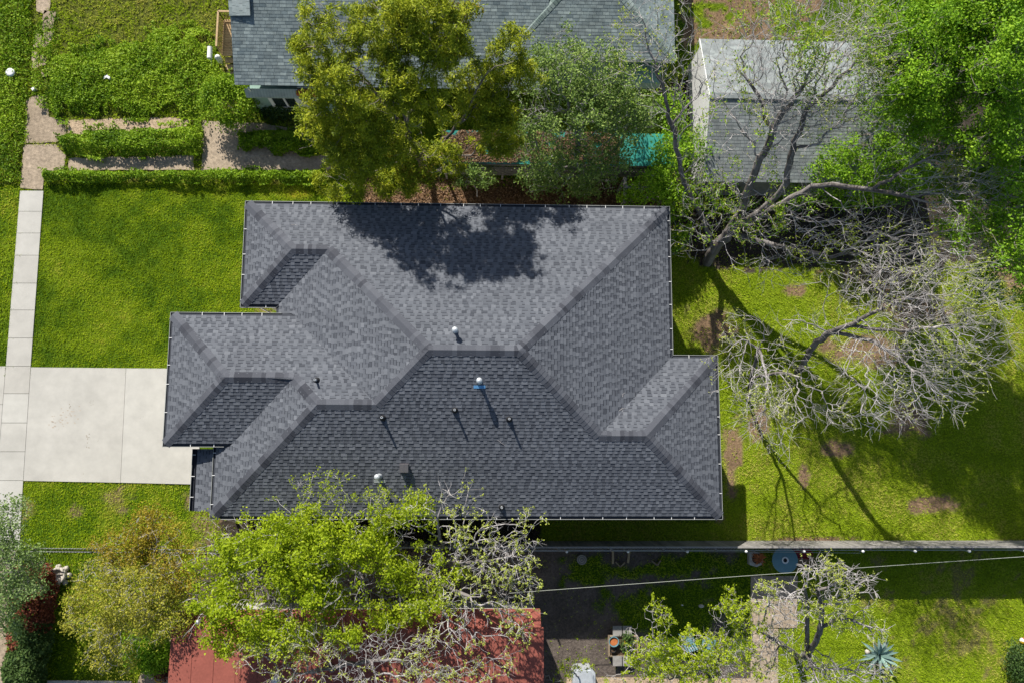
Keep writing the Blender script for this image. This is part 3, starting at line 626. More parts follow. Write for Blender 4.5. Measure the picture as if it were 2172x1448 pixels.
# ------------------------------------------------------------ garage behind the bare tree
gg = thing('garage', 'grey gable roofed garage with white end wall behind the big bare tree', 'garage', (15, 15, 0))
r0 = at(1510,203,3.9); gx0 = r0[0]-.1; gx1 = at(1965,203,3.9)[0]; yr = r0[1]; yn = at(1485,83,2.6)[1]; ys = at(1505,385,2.6)[1]
b = MB(); roof_plane(b, [(gx0,yr,3.9),(gx0,yn,2.6),(gx1,yn,2.6),(gx1,yr,3.9)], ux, rr, style='tab', exposure=.16); roof_plane(b, [(gx0,yr,3.9),(gx0,ys,2.6),(gx1,ys,2.6),(gx1,yr,3.9)], ux, rr, style='tab', exposure=.16)
b.bar((gx0,yr,3.91),(gx1,yr,3.91),.26,.03,.1); b.build('roof', M['gshingle'], gg)
b = MB(); 
b.face([(gx0+.12,ys+.15,-.05),(gx0+.12,yn-.15,-.05),(gx0+.12,yn-.15,2.55),(gx0+.12,yr,3.82),(gx0+.12,ys+.15,2.55)]); b.build('end_wall', M['white'], gg); MB().box(gx0+.125, gx1-.1, ys+.2, yn-.2, -.05, 2.5).build('wall', M['wood_grey'], gg)
b = MB(); b.bar((gx0-.01,yr,3.84),(gx0-.01,ys,2.53),.03,.16); b.bar((gx0-.01,yr,3.84),(gx0-.01,yn,2.53),.03,.16); b.build('rake_board', M['white'], gg)
# ------------------------------------------------------------ teal corrugated lean-to with a lattice front
tl = thing('lean_to_shed', 'teal corrugated lean-to shed under the green trees above the big roof', 'shed', (3, 13, 0))
tx0 = at(938,340,2.3)[0]; tx1 = at(1442,340,2.3)[0]; ty0 = at(1200,350,2.3)[1]; ty1 = at(1200,284,2.6)[1]
nX = int((tx1-tx0)/.1); V = []; Fq = []; tn = []
for i in range(nX+1):
    xx = tx0+i*.1; zz = .03*(i % 2)
    V += [(xx,ty0,2.3+zz),(xx,ty1,2.75+zz)]
    if i: k = 2*i; Fq.append((k-2,k,k+1,k-1)); tn.append(rr.random()*.3+.6*(i//9 % 2)*.3+.3)
np_mesh('corrugated_roof', np.array(V), np.array(Fq), M['teal'], tn, tl)
lb = MB(); yl = ty0-.05
k = tx0
while k < tx1-1.2: lb.bar((k,yl,.9),(k+1.2,yl-.01,2.1),.035,.012,rr.random(),up=(0,1,0)); lb.bar((k+1.2,yl-.02,.9),(k,yl-.03,2.1),.035,.012,rr.random(),up=(0,1,0)); k += .13
lb.build('lattice', M['wood_grey'], tl)
b = MB(); b.bar((tx0,ty0,2.2),(tx1,ty0,2.2),.06,.12); b.build('beam', M['wood_grey'], tl)
for xx in np.linspace(tx0+.1, tx1-.1, 5): MB().bar((xx,ty0+.05,0),(xx,ty0+.05,2.2),.1,.1,up=(0,1,0)).build('post', M['wood_grey'], tl)
MB().box(tx0+.1, tx1-.1, ty1-.15, ty1-.05, 0, 2.6).build('back_wall', M['wood_grey'], tl)
Lq = np.c_[tx0+rr.random()+0*np.zeros(9000), np.zeros((9000,2))]; rq = np.random.RandomState(77); Lq[:,0] = tx0+rq.rand(9000)*(tx1-tx0)*.74; Lq[:,1] = ty0+.05+rq.rand(9000)*(ty1-ty0-.05); Lq = Lq[(fbm(Lq[:,0], Lq[:,1], 1.1, 4) > .40)]
Lq[:,2] = 2.35+.45*(Lq[:,1]-ty0)/(ty1-ty0)+.01; V, Fq = leaves(Lq, .06, rq, up=3); tag(np_mesh('roof_litter', V, Fq, M['litter'], rq.rand(len(Lq))), 'brown leaf litter lying on the teal corrugated roof', 'leaf litter', kind='stuff')
# grey timber frame north of the roof corner
tf = thing('timber_frame', 'grey timber post and beam standing by the right end of the north gutter', 'frame', (at(1327,420,2)[0], at(1327,420,2)[1], 0))
p = at(1326,425,2.0); q = at(1326,378,2.0); b = MB(); b.bar(p+[0,.2,0], q, .16, .12, .7); b.build('beam', M['wood_grey'], tf)
p2 = at(1326,398,2.12); q2 = at(1385,398,2.12); MB().bar(p2, q2, .13, .1, .9).build('beam', M['wood_grey'], tf)
for c in (p, q, q2): MB().bar((c[0],c[1],0),(c[0],c[1],1.95),.13,.13,up=(0,1,0)).build('post', M['wood_grey'], tf)
# ------------------------------------------------------------ red roofed house to the south
rh = thing('red_roof_house', 'house with flat looking brick red roof at the bottom under the spring green tree', 'house', (-4, -12, 0))
zl, zh = 3.4, 4.15; c0 = at(371,1352,zh); e0 = at(1153,1332,zh); xw2 = at(371,1400,3.6)[0]; xe2 = e0[0]; yy0 = e0[1]
b = MB(); slope = .10
def redz(y, base=zh): return base
b.prism([(xw2,yy0-12),(xe2+.05,yy0-12),(xe2,yy0),(xw2,yy0)], zh-.25, 0, .6, top=lambda p: zh+(p[1]-yy0)*-.02)
k = 0
for i in range(int((xe2-xw2)/.9)):
    x_ = xw2+.9*(i+1); b.bar((x_, yy0-.02, zh+.012), (x_, yy0-8, zh+.16+.012), .012, .006, .1)
b.build('roof', M['red_roof'], rh)
b = MB(); b.prism([(xw2,yy0+.01),(xe2-.1,yy0+.01),(xe2-.1,yy0+.62),(xw2,yy0+.62)], zh-.9, 0, .2, top=lambda p: zh-.06-(p[1]-yy0)*.75)
b.build('lower_roof', M['red_roof'], rh)
MB().box(xw2+.3, xe2-.3, yy0-11.5, yy0+.2, -.05, zh-.9).build('wall', M['wall'], rh)
b = MB(); p = at(585,1440,zh+.3); b.lathe(p[0], p[1], [(.10,zh),(.1,zh+.3),(.16,zh+.32),(.17,zh+.42),(.02,zh+.5)], 14); b.build('vent', M['galv'], rh, smooth=True)
# ------------------------------------------------------------ fences
fp0 = at(2172,1160,1.97); fy = (at(1160,1158,1.97)[1]+fp0[1])/2; fx0 = at(505,1160,1.97)[0]; fx1 = 31.0
fe = thing('board_fence', 'long grey board fence along the south edge of the lawn and backyard', 'fence', (12, fy, 0))
x = fx0; fr_ = random.Random(2)
while x < fx1:
    b = MB(); t = x
    while t < x+2.4-.05: b.box(t, t+.138, fy-.01, fy+.012, -.05, 1.95+fr_.uniform(-.006,.006), fr_.random()); t += .1395 if fr_.random() < .985 else .149
    b.build('board_panel', M['wood_grey'], fe); b = MB()
    MB().box(x, x+2.4, fy-.06, fy-.012, .35, .42, .5).build('rail', M['wood_grey'], fe); MB().box(x, x+2.4, fy-.06, fy-.012, 1.5, 1.57, .5).build('rail', M['wood_grey'], fe)
    MB().box(x-.05, x+.05, fy-.17, fy-.062, -.05, 1.9, .4).build('post', M['wood_grey'], fe); x += 2.4
MB().box(fx0, fx1, fy-.05, fy+.03, 1.962, 1.99, .9).build('cap_rail', M['wood_grey'], fe)
cl = thing('chain_link_fence', 'low wire fence with white capped round posts right behind the board fence', 'wire fence', (15, fy-.3, 0))
cx = []
for px in (1072,1201,1330,1455,1579,1701,1825,1935,2049,2167):
    p = at(px, 1162, 1.75); cx.append(p[0]); b = MB(); b.lathe(p[0], fy-.20, [(.035,0),(.035,1.95)], 10); o = b.build('post', M['galv'], cl)
    b = MB(); b.lathe(p[0], fy-.20, [(.055,1.94),(.065,1.98),(.05,2.04),(.001,2.06)], 12); b.build('post_cap', M['white'], o, smooth=True)
b = MB(); x = cx[0]
while x < cx[-1]: b.bar((x,fy-.20,.1),(x+.75,fy-.20,1.6),.004,.004,up=(0,1,0)); b.bar((x+.75,fy-.205,.1),(x,fy-.205,1.6),.004,.004,up=(0,1,0)); x += .15
b.build('wire_mesh', M['galv'], cl); MB().tube([(cx[0],fy-.20,1.62),(cx[-1],fy-.20,1.62)], .012, 6).build('top_rail', M['galv'], cl)
# low picket style fence beyond the side lawn, lower left
pf = thing('metal_picket_fence', 'thin dark metal picket fence between the side lawn and the hedge corner', 'fence', (at(230,1168)[0], at(230,1168)[1], 0))
pa = at(60,1168,1.0); pb_ = at(480,1172,1.0)
for z in (.12, 1.1): MB().bar((pa[0],pa[1],z),(pb_[0],pb_[1],z),.03,.03).build('rail', M['gutter_lip'], pf)
b = MB(); k = int((pb_[0]-pa[0])/.14)
for i in range(k): x = pa[0]+(pb_[0]-pa[0])*i/k; y = pa[1]+(pb_[1]-pa[1])*i/k; b.bar((x,y,.02),(x,y,1.2),.016,.016,up=(0,1,0))
b.build('pickets', M['gutter_dark'], pf)
for i in (0, .33, .66, 1.): x = pa[0]+(pb_[0]-pa[0])*i; y = pa[1]+(pb_[1]-pa[1])*i; MB().bar((x,y,0),(x,y,1.3),.05,.05,up=(0,1,0)).build('post', M['gutter_dark'], pf)
# overhead line and thin wire
b = MB(); p = at(1080,1257,3.0); q = at(2300,1171,3.4); pts = []
for i in range(61): t = i/60; c = p+(q-p)*t; pts.append((c[0], c[1], c[2]-.5*4*t*(1-t)*.3+.012*(i % 2)))
b.tube(pts, .010, 6); tag(b.build('overhead_line', M['cable']), 'pale overhead line running slantwise across the shaded southern yard', 'cable')
b = MB(); p = at(1060,1168,1.2); q = at(1825,1172,1.2); pts = [tuple(p+(q-p)*i/30-np.array([0,0,.25*4*(i/30)*(1-i/30)])) for i in range(31)]
b.tube(pts, .009, 5); tag(b.build('washing_line', M['galv']), 'thin sagging washing line stretched just south of the board fence', 'washing line')

# ------------------------------------------------------------ small things in the southern yard
def P0(px, py, z=0): return at(px, py, z)
c = P0(1665,1187,.72); tb = thing('round_garden_table', 'round blue green garden table with a white ring in its middle', 'table', (c[0], c[1], 0)); x, y = c[0], c[1]
MB().lathe(x, y, [(.10,.70),(.60,.70),(.62,.72),(.60,.74),(.10,.74)], 36).build('table_top', M['teal_plastic'], tb)
MB().lathe(x, y, [(.16,.742),(.165,.765),(.10,.77),(.10,.70)], 24).build('umbrella_ring', M['white'], tb); MB().lathe(x, y, [(.09,.0),(.09,.72),(.001,.72)], 14).build('pedestal', M['gutter_dark'], tb)
for k in range(4): t = k*math.pi/2+.4; MB().tube([(x+.5*math.cos(t),y+.5*math.sin(t),.71),(x+.42*math.cos(t),y+.42*math.sin(t),.0)], .018, 6).build('leg', M['teal_plastic'], tb)
c = P0(1703,1172,.5); wb = thing('red_garden_cart', 'dark red garden cart tipped beside the round garden table', 'cart', (c[0], c[1], 0)); x, y = c[0], c[1]
b = MB(); b.prism([(x-.42,y-.2),(x+.25,y-.26),(x+.46,y-.02),(x+.28,y+.2),(x-.42,y+.2)], .38, .42); 
for pa_, pb2 in (((x-.42,y-.2),(x+.25,y-.26)),((x+.25,y-.26),(x+.46,y-.02)),((x+.46,y-.02),(x+.28,y+.2)),((x+.28,y+.2),(x-.42,y+.2)),((x-.42,y+.2),(x-.42,y-.2))): b.bar((*pa_,.5),(*pb2,.5),.02,.2)
b.build('tray', M['red_plastic'], wb)
for s in (-.12,.1): MB().bar((x-.35,y+s,.36),(x-.95,y+s*1.3,.45),.035,.035).build('handle', M['wood'], wb)
MB().tube([(x+.38,y-.04,.17),(x+.38,y+.03,.17)], .17, 16).build('wheel', M['black'], wb)
for s in (-.15,.15): MB().bar((x-.2,y+s,0),(x-.2,y+s,.4),.03,.03,up=(0,1,0)).build('leg', M['black'], wb)
c = P0(1606,1184,.3); x, y = c[0], c[1]; pl = thing('stone_planter', 'white rimmed planter with a dry rusty palm beside the garden table', 'planter', (x, y, 0))
b = MB(); b.prism([(x-.38,y-.28),(x-.05,y-.38),(x+.25,y-.25),(x+.3,y+.2),(x-.1,y+.35),(x-.38,y+.3)], 0, .32); b.build('pot', M['stone'], pl); 
b = MB(); b.cyl(x-.02, y, .3, .34, .24, n=14); b.build('soil', M['soil'], pl)
b = MB(); rl = random.Random(7)
for k in range(34):
    t = rl.uniform(0, 6.28); L = rl.uniform(.3,.55); d = Vector((math.cos(t), math.sin(t), rl.uniform(.3,1.2))).normalized(); s = Vector((-d.y, d.x, 0)).normalized()*.03; o = Vector((x+.08,y+.03,.33))
    b.face([o-s*.6, o+d*L*.5-s, o+d*L+Vector((0,0,-.12)), o+d*L*.5+s], rl.random())
b.build('dry_fronds', M['terracotta'], pl)
c = P0(1234,1186,.05); x, y = c[0], c[1]; b = MB()
for r0_, r1_ in ((.10,.14),(.19,.22)): b.lathe(x, y, [(r0_,.06),(r0_,.09),(r1_,.09),(r1_,.06)], 24)
pts = [(x+.05*math.cos(t)*(1 if t < 3.14 else 1), y+.05*math.sin(t*2)*.8, .085) for t in np.linspace(0, 6.28, 20)]; b.tube(pts, .01, 5); 
ww = thing('garden_ornament', 'small round wire ornament with rings lying on the shaded dirt', 'ornament', (x, y, 0)); b.build('rings', M['stone'], ww); MB().cyl(x, y, -.01, .05, .24, n=24).build('disc', M['wood_grey'], ww)
for k, (qa, qb, lab) in enumerate((((1300,1166),(1300,1195),'short tan plank left of the wooden vee in the shaded yard'), ((1335,1165),(1332,1193),'short tan plank right of the wooden vee in the shaded yard'))):
    b = MB(); b.bar(P0(*qa,.06), P0(*qb,.06), .10, .06, .6); tag(b.build('plank', M['plank_tan']), lab, 'plank', 'short planks by the fence')
for qa, qb, qc, lab in (((1306,1191),(1315,1201),(1325,1192),'larger wooden vee standing between the two short planks'), ((1382,1188),(1394,1198),(1401,1187),'small lone wooden vee right of the planks')):
    b = MB(); b.bar(P0(*qa,.08), P0(*qb,.08), .06, .14, .4); b.bar(P0(*qb,.08), P0(*qc,.08), .06, .14, .6); tag(b.build('wooden_edging', M['wood']), lab, 'garden edging', 'wooden vees by the fence')
# raised bed table
x0, y0 = P0(1290,1344)[:2]; x1, y1 = P0(1350,1388)[:2]; rbd = thing('raised_bed', 'low wooden garden bed with grey boards and green weeds in the shaded dirt', 'garden bed', ((x0+x1)/2, (y0+y1)/2, 0))
for k, (qa, qb) in enumerate((((1297,1323),(1317,1344)),((1318,1323),(1338,1344)),((1297,1386),(1317,1407)),((1318,1386),(1338,1407)))):
    a0 = P0(*qa); a1 = P0(*qb); MB().box(a0[0]+.01, a1[0]-.01, a1[1], a0[1], .28, .33, .8).build('seat_board', M['wood_grey'], rbd)
for bx in ((x0,x1,y0-.05,y0),(x0,x1,y1,y1+.05),(x0-.03,x0+.02,y1,y0),(x1-.02,x1+.03,y1,y0)): MB().box(*bx, 0, .3, .6).build('side_board', M['wood'], rbd)
MB().box(x0+.02, x1-.02, y1+.05, y0-.05, 0, .22).build('soil', M['soil'], rbd)
c = P0(1301,1358,.35); x, y = c[0], c[1]; pt = thing('round_plant_pot', 'round blue green plant pot on the corner of the wooden garden bed', 'plant pot', (x, y, .22)); MB().lathe(x, y, [(.16,.23),(.225,.5),(.24,.5),(.24,.52),(.205,.52),(.20,.42),(.001,.42)], 24).build('pot', M['teal_plastic'], pt); MB().cyl(x, y, .4, .45, .19, n=14).build('soil', M['terracotta'], pt)
c = P0(1300,1376,.3); x, y = c[0], c[1]; pt = thing('black_plant_pot', 'small black pot just below the blue green pot', 'plant pot', (x, y, .22)); MB().lathe(x, y, [(.1,.23),(.14,.40),(.15,.4),(.12,.4),(.11,.34),(.001,.34)], 18).build('pot', M['black'], pt); MB().cyl(x, y, .33, .35, .11, n=12).build('soil', M['soil'], pt)
c = P0(1324,1360,.3); b = MB(); pts = [(c[0]+.05*math.sin(i*.5), c[1]+.22-.05*i, .27+.10*math.sin(i*.35)) for i in range(10)]; b.tube(pts, [.03,.05,.07,.08,.08,.075,.07,.06,.045,.02], 10)
tag(b.build('orange_garden_figure', M['yellow'], smooth=True), 'small orange yellow garden figure lying among the bed weeds', 'garden figure')
# grey lidded bin at the lower edge
c = P0(1239,1440,1.0); x, y = c[0], c[1]; bn = thing('grey_lidded_bin', 'grey blue lidded bin with clipped corners at the bottom edge', 'bin', (x, y, 0))
o8 = lambda s, w=.62, d=.55: [(x-w*s,y-d*s),(x+w*s,y-d*s),(x+w*s,y+d*s*.55),(x+w*s*.72,y+d*s),(x-w*s*.72,y+d*s),(x-w*s,y+d*s*.55)]
MB().prism(o8(.78), 0, .92).build('body', M['galv'], bn); b = MB(); b.prism(o8(.84), .92, .97); b.prism(o8(.70), .97, 1.02); b.build('lid', M['galv'], bn)
b = MB(); q0 = P0(1240,1418); b.box(q0[0]-.35, q0[0]+.38, q0[1]-.5, q0[1]+.1, .0, .05, .3); tag(b.build('paving_slab', M['wood_grey']), 'dark square paving slab behind the grey lidded bin', 'paving slab')
# pair of teal garden chairs under the budding tree
def garden_chair():
    t = thing('garden_chair', 'left blue green garden chair half hidden under the budding tree', 'chair', (0,0,0), 'blue green garden chairs')
    b = MB()
    for k in range(5): b.box(-.25, .25, -.24+.1*k, -.16+.1*k, .42, .45, .5)
    b.build('seat', M['teal_plastic'], t); b = MB()
    for k in range(5): b.bar((-.22+.11*k,-.27,.45),(-.22+.11*k,-.40,.98),.07,.02,up=(0,1,0))
    b.build('backrest', M['teal_plastic'], t)
    for sx in (-.24,.24):
        for sy in (-.26,.24): MB().bar((sx,sy,0),(sx,sy,.44),.04,.04,up=(0,1,0)).build('leg', M['teal_plastic'], t)
        MB().box(sx-.05, sx+.05, -.3, .28, .64, .67).build('armrest', M['teal_plastic'], t)
    return t
def dup(root, loc, rz, label):
    r = root.copy(); COL.objects.link(r); r.location = loc; r.rotation_euler = (0,0,rz); r['label'] = label
    for ch in list(root.children):
        q = ch.copy(); COL.objects.link(q); q.parent = r
    return r
gc = garden_chair(); c = P0(1452,1350); gc.location = (c[0],c[1],0); gc.rotation_euler = (0,0,.3)
c = P0(1495,1358); dup(gc, (c[0],c[1],0), -.2, 'right blue green garden chair half hidden under the budding tree')
for px, py, r, lab in ((1487,1284,.13,'pale oval stepping stone on the shaded grass'),(1447,1282,.05,'tiny white scrap on the shaded grass left of the stepping stone')):
    c = P0(px, py); b = MB(); b.lathe(0, 0, [(.001,.07),(r*.7,.065),(r,.05),(r,0)], 12); o = b.build('stepping_stone' if r > .1 else 'paper_scrap', M['stone' if r > .1 else 'white']); o.location = (c[0],c[1],0); o.scale = (1,.62,1); tag(o, lab, 'stone' if r > .1 else 'litter')
# agave
c = P0(1861,1385); x, y = c[0], c[1]; ag = thing('agave', 'large blue green agave with long pointed leaves on the sunny south lawn', 'agave', (x, y, 0)); rl = random.Random(12)
for k in range(26):
    t = k*2.399; el = 1.25-.045*k+rl.uniform(-.08,.08); L = rl.uniform(.85,1.15); w = .085; h_ = Vector((math.cos(t), math.sin(t), 0)); b = MB(); pr_ = None; sd = Vector((-h_.y, h_.x, 0)); pos = Vector((x,y,.12)); ang = el
    N = 7
    for i in range(N+1):
        f = i/N; wd = w*(.75+1.2*f*(1-f))*(1-f**3) if i < N else .002; l_ = pos-sd*wd+Vector((0,0,.03*(1-f))); r__ = pos+sd*wd+Vector((0,0,.03*(1-f))); m__ = pos.copy()
        if pr_: b.face([pr_[0], pr_[1], m__, l_], .3+rl.random()*.2); b.face([pr_[1], pr_[2], r__, m__], .6+rl.random()*.2)
        pr_ = (l_, m__, r__); pos = pos+(h_*math.cos(ang)+Vector((0,0,math.sin(ang))))*L/N; ang -= .07
    b.build('leaf', M['agave'], ag)
c = P0(1843,1385); b = MB(); b.lathe(0,0,[(.001,.16),(.09,.14),(.13,.07),(.1,0)],10); o = b.build('painted_rock', M['stone'], smooth=True); o.location = (c[0]-.1,c[1]+.1,0); tag(o, 'pale rock tucked against the left side of the agave', 'rock')
c = P0(2170,1358,.15); bl = thing('striped_ball', 'yellow and red striped ball at the right edge of the south lawn', 'ball', (c[0],c[1],.16)); 
def sph(r, n0, n1, m=16, k=10):
    b = MB()
    for i in range(n0, n1):
        for j in range(k):
            f = lambda a, q: (c[0]+r*math.sin(math.pi*q/k)*math.cos(2*math.pi*a/m), c[1]+r*math.sin(math.pi*q/k)*math.sin(2*math.pi*a/m), .16+r*math.cos(math.pi*q/k))
            b.face([f(i,j), f(i,j+1), f(i+1,j+1), f(i+1,j)])
    return b
for nm, mm, segs in (('yellow_panel','yellow',((0,3),(8,11))),('red_panel','red_plastic',((3,5),(11,13))),('white_panel','white',((5,8),(13,16)))):
    for s0, s1 in segs: sph(.16, s0, s1).build(nm, M[mm], bl, smooth=True)
# ------------------------------------------------------------ small things on the overgrown lot
c = at(446,113,1.3); x, y = c[0], c[1]; pt = thing('white_floodlight', 'white cylinder shaped lamp on a thin post left of the deck', 'lamp', (x, y, 0))
MB().tube([(x-.02,y-.28,1.3),(x-.02,y+.30,1.32)], .12, 18).build('lamp_body', M['white'], pt, smooth=False); q = at(458,150,0); MB().tube([(q[0]-.25,q[1]+.2,0),(x+.05,y-.32,1.25)], .02, 6).build('post', M['galv'], pt)
c = at(461,121,.9); b = MB(); b.lathe(0,0,[(.001,.98),(.10,.95),(.14,.88),(.14,.5),(.05,.45),(.05,0)],18); o = b.build('gas_bottle', M['white'], smooth=True); o.location = (c[0],c[1],0); tag(o, 'round white gas bottle touching the deck railing', 'gas bottle')
c = at(31,161); b = MB(); b.lathe(0,0,[(.001,.10),(.12,.10),(.21,.085),(.22,.02),(.2,0)],22); o = b.build('round_cover', M['white'], smooth=True); o.location = (c[0],c[1],.30); tag(o, 'round white cover in the grass near the left edge', 'cover')
c = at(236,173); b = MB(); rl = random.Random(3)
for k in range(5): a0 = rl.uniform(0,3); b.prism([(c[0]-.15+.07*k+.05*math.cos(a0+j*1.57), c[1]+.05*math.sin(k)+.09*math.sin(a0+j*1.57)) for j in range(4)], .30, .42+.02*k)
tag(b.build('crumpled_paper', M['white']), 'crumpled white paper lying on the rough lot grass', 'paper')
c = at(74,191); b = MB(); b.prism([(c[0]-.12,c[1]),(c[0]-.02,c[1]-.12),(c[0]+.12,c[1]-.02),(c[0]+.03,c[1]+.12)], .0, .14); b.prism([(c[0]-.09,c[1]),(c[0]-.015,c[1]-.09),(c[0]+.09,c[1]-.015),(c[0]+.022,c[1]+.09)], .14, .16); tag(b.build('utility_box', M['white']), 'small tilted white box beside the broken footpath', 'box')
# ------------------------------------------------------------ lower left corner
c = at(121,1220,.3); x, y = c[0], c[1]; fb_ = thing('round_stone_basin', 'round stone basin between the hedge and the golden tree', 'basin', (x,y,0))
MB().lathe(x, y, [(.34,0),(.38,.25),(.36,.33),(.28,.33),(.24,.22),(.001,.2)], 22).build('bowl', M['stone'], fb_, smooth=True)
for k in range(7): t = k*.9; MB().lathe(x+.42*math.cos(t), y+.40*math.sin(t)-.03, [(.12,0),(.13,.1),(.07,.18),(.001,.2)], 9).build('rim_stone', M['stone'], fb_, smooth=True)
c = at(360,1386,.2); x, y = c[0], c[1]; b = MB(); pts = [(x+(.24+.02*math.sin(t*.7))*math.cos(t), y+(.26+.02*math.cos(t*.9))*math.sin(t), .05+.035*t/6.28) for t in np.linspace(0, 6.28*6, 150)]; b.tube(pts, .018, 6)
tag(b.build('coiled_hose', M['black']), 'black garden hose coiled beside the red roof corner', 'hose')
c = at(337,1437,.1); x, y = c[0], c[1]; b = MB(); pts = [(x+.22*math.cos(t), y+.2*math.sin(t), .05) for t in np.linspace(1.2, 5.4, 22)]; b.tube(pts, .022, 6); tag(b.build('yellow_hose', M['yellow']), 'short curve of yellow hose at the bottom edge by the red roof', 'hose')
c = at(412,1304,4.4); b = MB(); b.lathe(0,0,[(.06,-.3),(.06,0),(.09,.02),(.09,.08),(.03,.12),(.001,.12)],14); o = b.build('chimney_cap', M['galv'], rh, smooth=True); o.matrix_parent_inverse = Matrix.Translation((4,12,0)); o.location = (c[0]+.1,c[1]-.3,4.2)
# ------------------------------------------------------------ low plants
mound('ground_cover', [(122,292),(180,280),(270,277),(370,270),(425,275),(440,300),(430,325),(380,332),(290,336),(200,332),(135,325)], .75, 9000, .055, M['leaf_weed'], 'long mound of leafy weeds between the two concrete driveway strips', 'weeds', 1, 'stuff', .5, rag=1.1)
mound('ivy_hedge', [(94,365),(300,363),(500,363),(690,362),(690,392),(500,391),(300,388),(95,386)], .55, 9000, .055, M['leaf_weed'], 'narrow strip of leafy ivy along the north edge of the mown lawn', 'hedge', 2, 'stuff', .25)
mound('weed_patch', [(503,285),(560,280),(640,280),(690,290),(690,330),(600,332),(540,325),(505,318)], .7, 6500, .06, M['leaf_weed'], 'leafy weed patch in the shade below the white porch window', 'weeds', 3, 'stuff', .45, tshift=-.1)
mound('weed_bank', [(102,120),(230,105),(330,60),(440,60),(460,110),(470,175),(430,250),(330,252),(240,252),(160,256),(108,250)], .5, 24000, .055, M['leaf_weed'], 'wide bank of leafy green weeds across the overgrown lot', 'weeds', 4, 'stuff', 1.6, tshift=.2, rag=3.2)
mound('weed_edge', [(-20,-20),(74,-20),(68,120),(60,215),(52,300),(42,390),(-20,395)], .35, 9000, .055, M['leaf_weed'], 'weeds along the left edge outside the broken footpath', 'weeds', 5, 'stuff', .5)
mound('path_weeds', [(72,60),(120,20),(128,110),(112,200),(70,205),(66,150)], .3, 1500, .05, M['leaf_weed'], 'weeds growing through the broken footpath slabs', 'weeds', 6, 'stuff', .4)
mound('porch_weeds', [(530,195),(690,200),(700,262),(580,262),(545,240)], .8, 5000, .06, M['leaf_dark'], 'dark weeds below the porch window of the blue grey house', 'weeds', 7, 'stuff', .4)
def shrub(name, px, py, rx, ry, h, n, size, m, label, seed, base=None, stems=9, tshift=0):
    rg = np.random.RandomState(seed); c = at(px, py, h*.55); x, y = c[0], c[1]; t = thing(name, label, 'shrub', (x,y,0))
    K = 60; ang = rg.rand(K)*6.283; rr_ = np.sqrt(rg.rand(K)); cc = np.c_[x+rx*rr_*np.cos(ang), y+ry*rr_*np.sin(ang), h*(.35+.6*np.sqrt(1-rr_**2*.9))*(.8+.35*rg.rand(K))]
    k = rg.randint(0, K, n); P = cc[k]+rg.normal(0, 1, (n,3))*np.array([.22,.22,.18])*max(rx,ry)/1.3; P[:,2] = np.clip(P[:,2], .05, h*1.15)
    V, F = leaves(P, size, rg); tn = np.clip(.45+tshift+(rg.rand(K)-.5)[k]*.5+rg.normal(0,.2,n), 0, 1); np_mesh('foliage', V, F, m, tn, t)
    for s in range(stems):
        e = cc[rg.randint(K)]; b = MB(); b.tube([(x+rg.normal(0,.08),y+rg.normal(0,.08),0), tuple((np.array([x,y,0])*.5+e*.5)+rg.normal(0,.08,3)), tuple(e)], [.03,.02,.006], 5, tone=rg.rand()); b.build('stem', M['bark_dark'], t)
    return t
shrub('round_shrub', 487, 215, 1.25, 1.15, 2.0, 9000, .055, M['leaf_weed'], 'round green shrub at the corner of the blue grey house', 31)
shrub('flowering_bush', 2163, 1398, .75, .95, .9, 2500, .05, M['leaf_dark'], 'dark low bush cut by the right edge of the south lawn', 32)
shrub('red_leaved_shrub', 352, 1412, .55, .5, 1.0, 1800, .05, M['leaf_red'], 'small dark red shrub beside the coiled hose', 33)
shrub('lime_shrub', 318, 1378, 1.05, .8, 1.6, 6000, .055, M['leaf_bright'], 'lime green shrub in front of the golden tree by the red roof', 34, tshift=.2)
shrub('bed_weeds', 1330, 1362, .35, .4, .6, 600, .045, M['leaf_dark'], 'low green plant growing in the wooden garden bed', 35, stems=3)
hd = thing('red_tipped_hedge', 'tall hedge with red and green leaves along the lower left edge', 'hedge', (*at(60,1320)[:2], 0))
rg = np.random.RandomState(8); hp = [at(60,1200,1.2), at(65,1260,1.2), at(55,1330,1.2), at(50,1400,1.2), at(48,1470,1.2)]
Pq = []; 
for a0, a1 in zip(hp, hp[1:]):
    t = rg.rand(5200,1); q = a0+(a1-a0)*t; ph = rg.rand(5200)*6.283; rad = .55+.45*rg.rand(5200); q[:,0] += np.cos(ph)*rad*.85; q[:,2] = 1.0+np.sin(ph)*rad*.95; Pq.append(q)
Pq = np.concatenate(Pq); Pq[:,2] = np.clip(Pq[:,2]+(fbm(Pq[:,0]*2, Pq[:,1]*2, 1, 3)-.5)*.7, .05, 3); Pq[:,0] += (fbm(Pq[:,1], Pq[:,2], 1.5, 3)-.5)*.6
yred = at(60,1310,1.2)[1]; red = (fbm(Pq[:,0], Pq[:,1], 1.3, 3)+(Pq[:,1]-yred)*.10) > .485
for nm, mm, kk in (('red_leaves','leaf_red',red),('green_leaves','leaf_dark',~red)):
    V, F = leaves(Pq[kk], .06, rg); np_mesh(nm, V, F, M[mm], np.clip(rg.rand(kk.sum())*.7+.2, 0, 1), hd)
for k in range(9): y = hp[0][1]+(hp[-1][1]-hp[0][1])*k/8; MB().tube([(hp[0][0],y,0),(hp[0][0]+.1,y+.1,.9),(hp[0][0]-.1,y,1.6)], [.05,.03,.01], 6).build('stem', M['bark_dark'], hd)
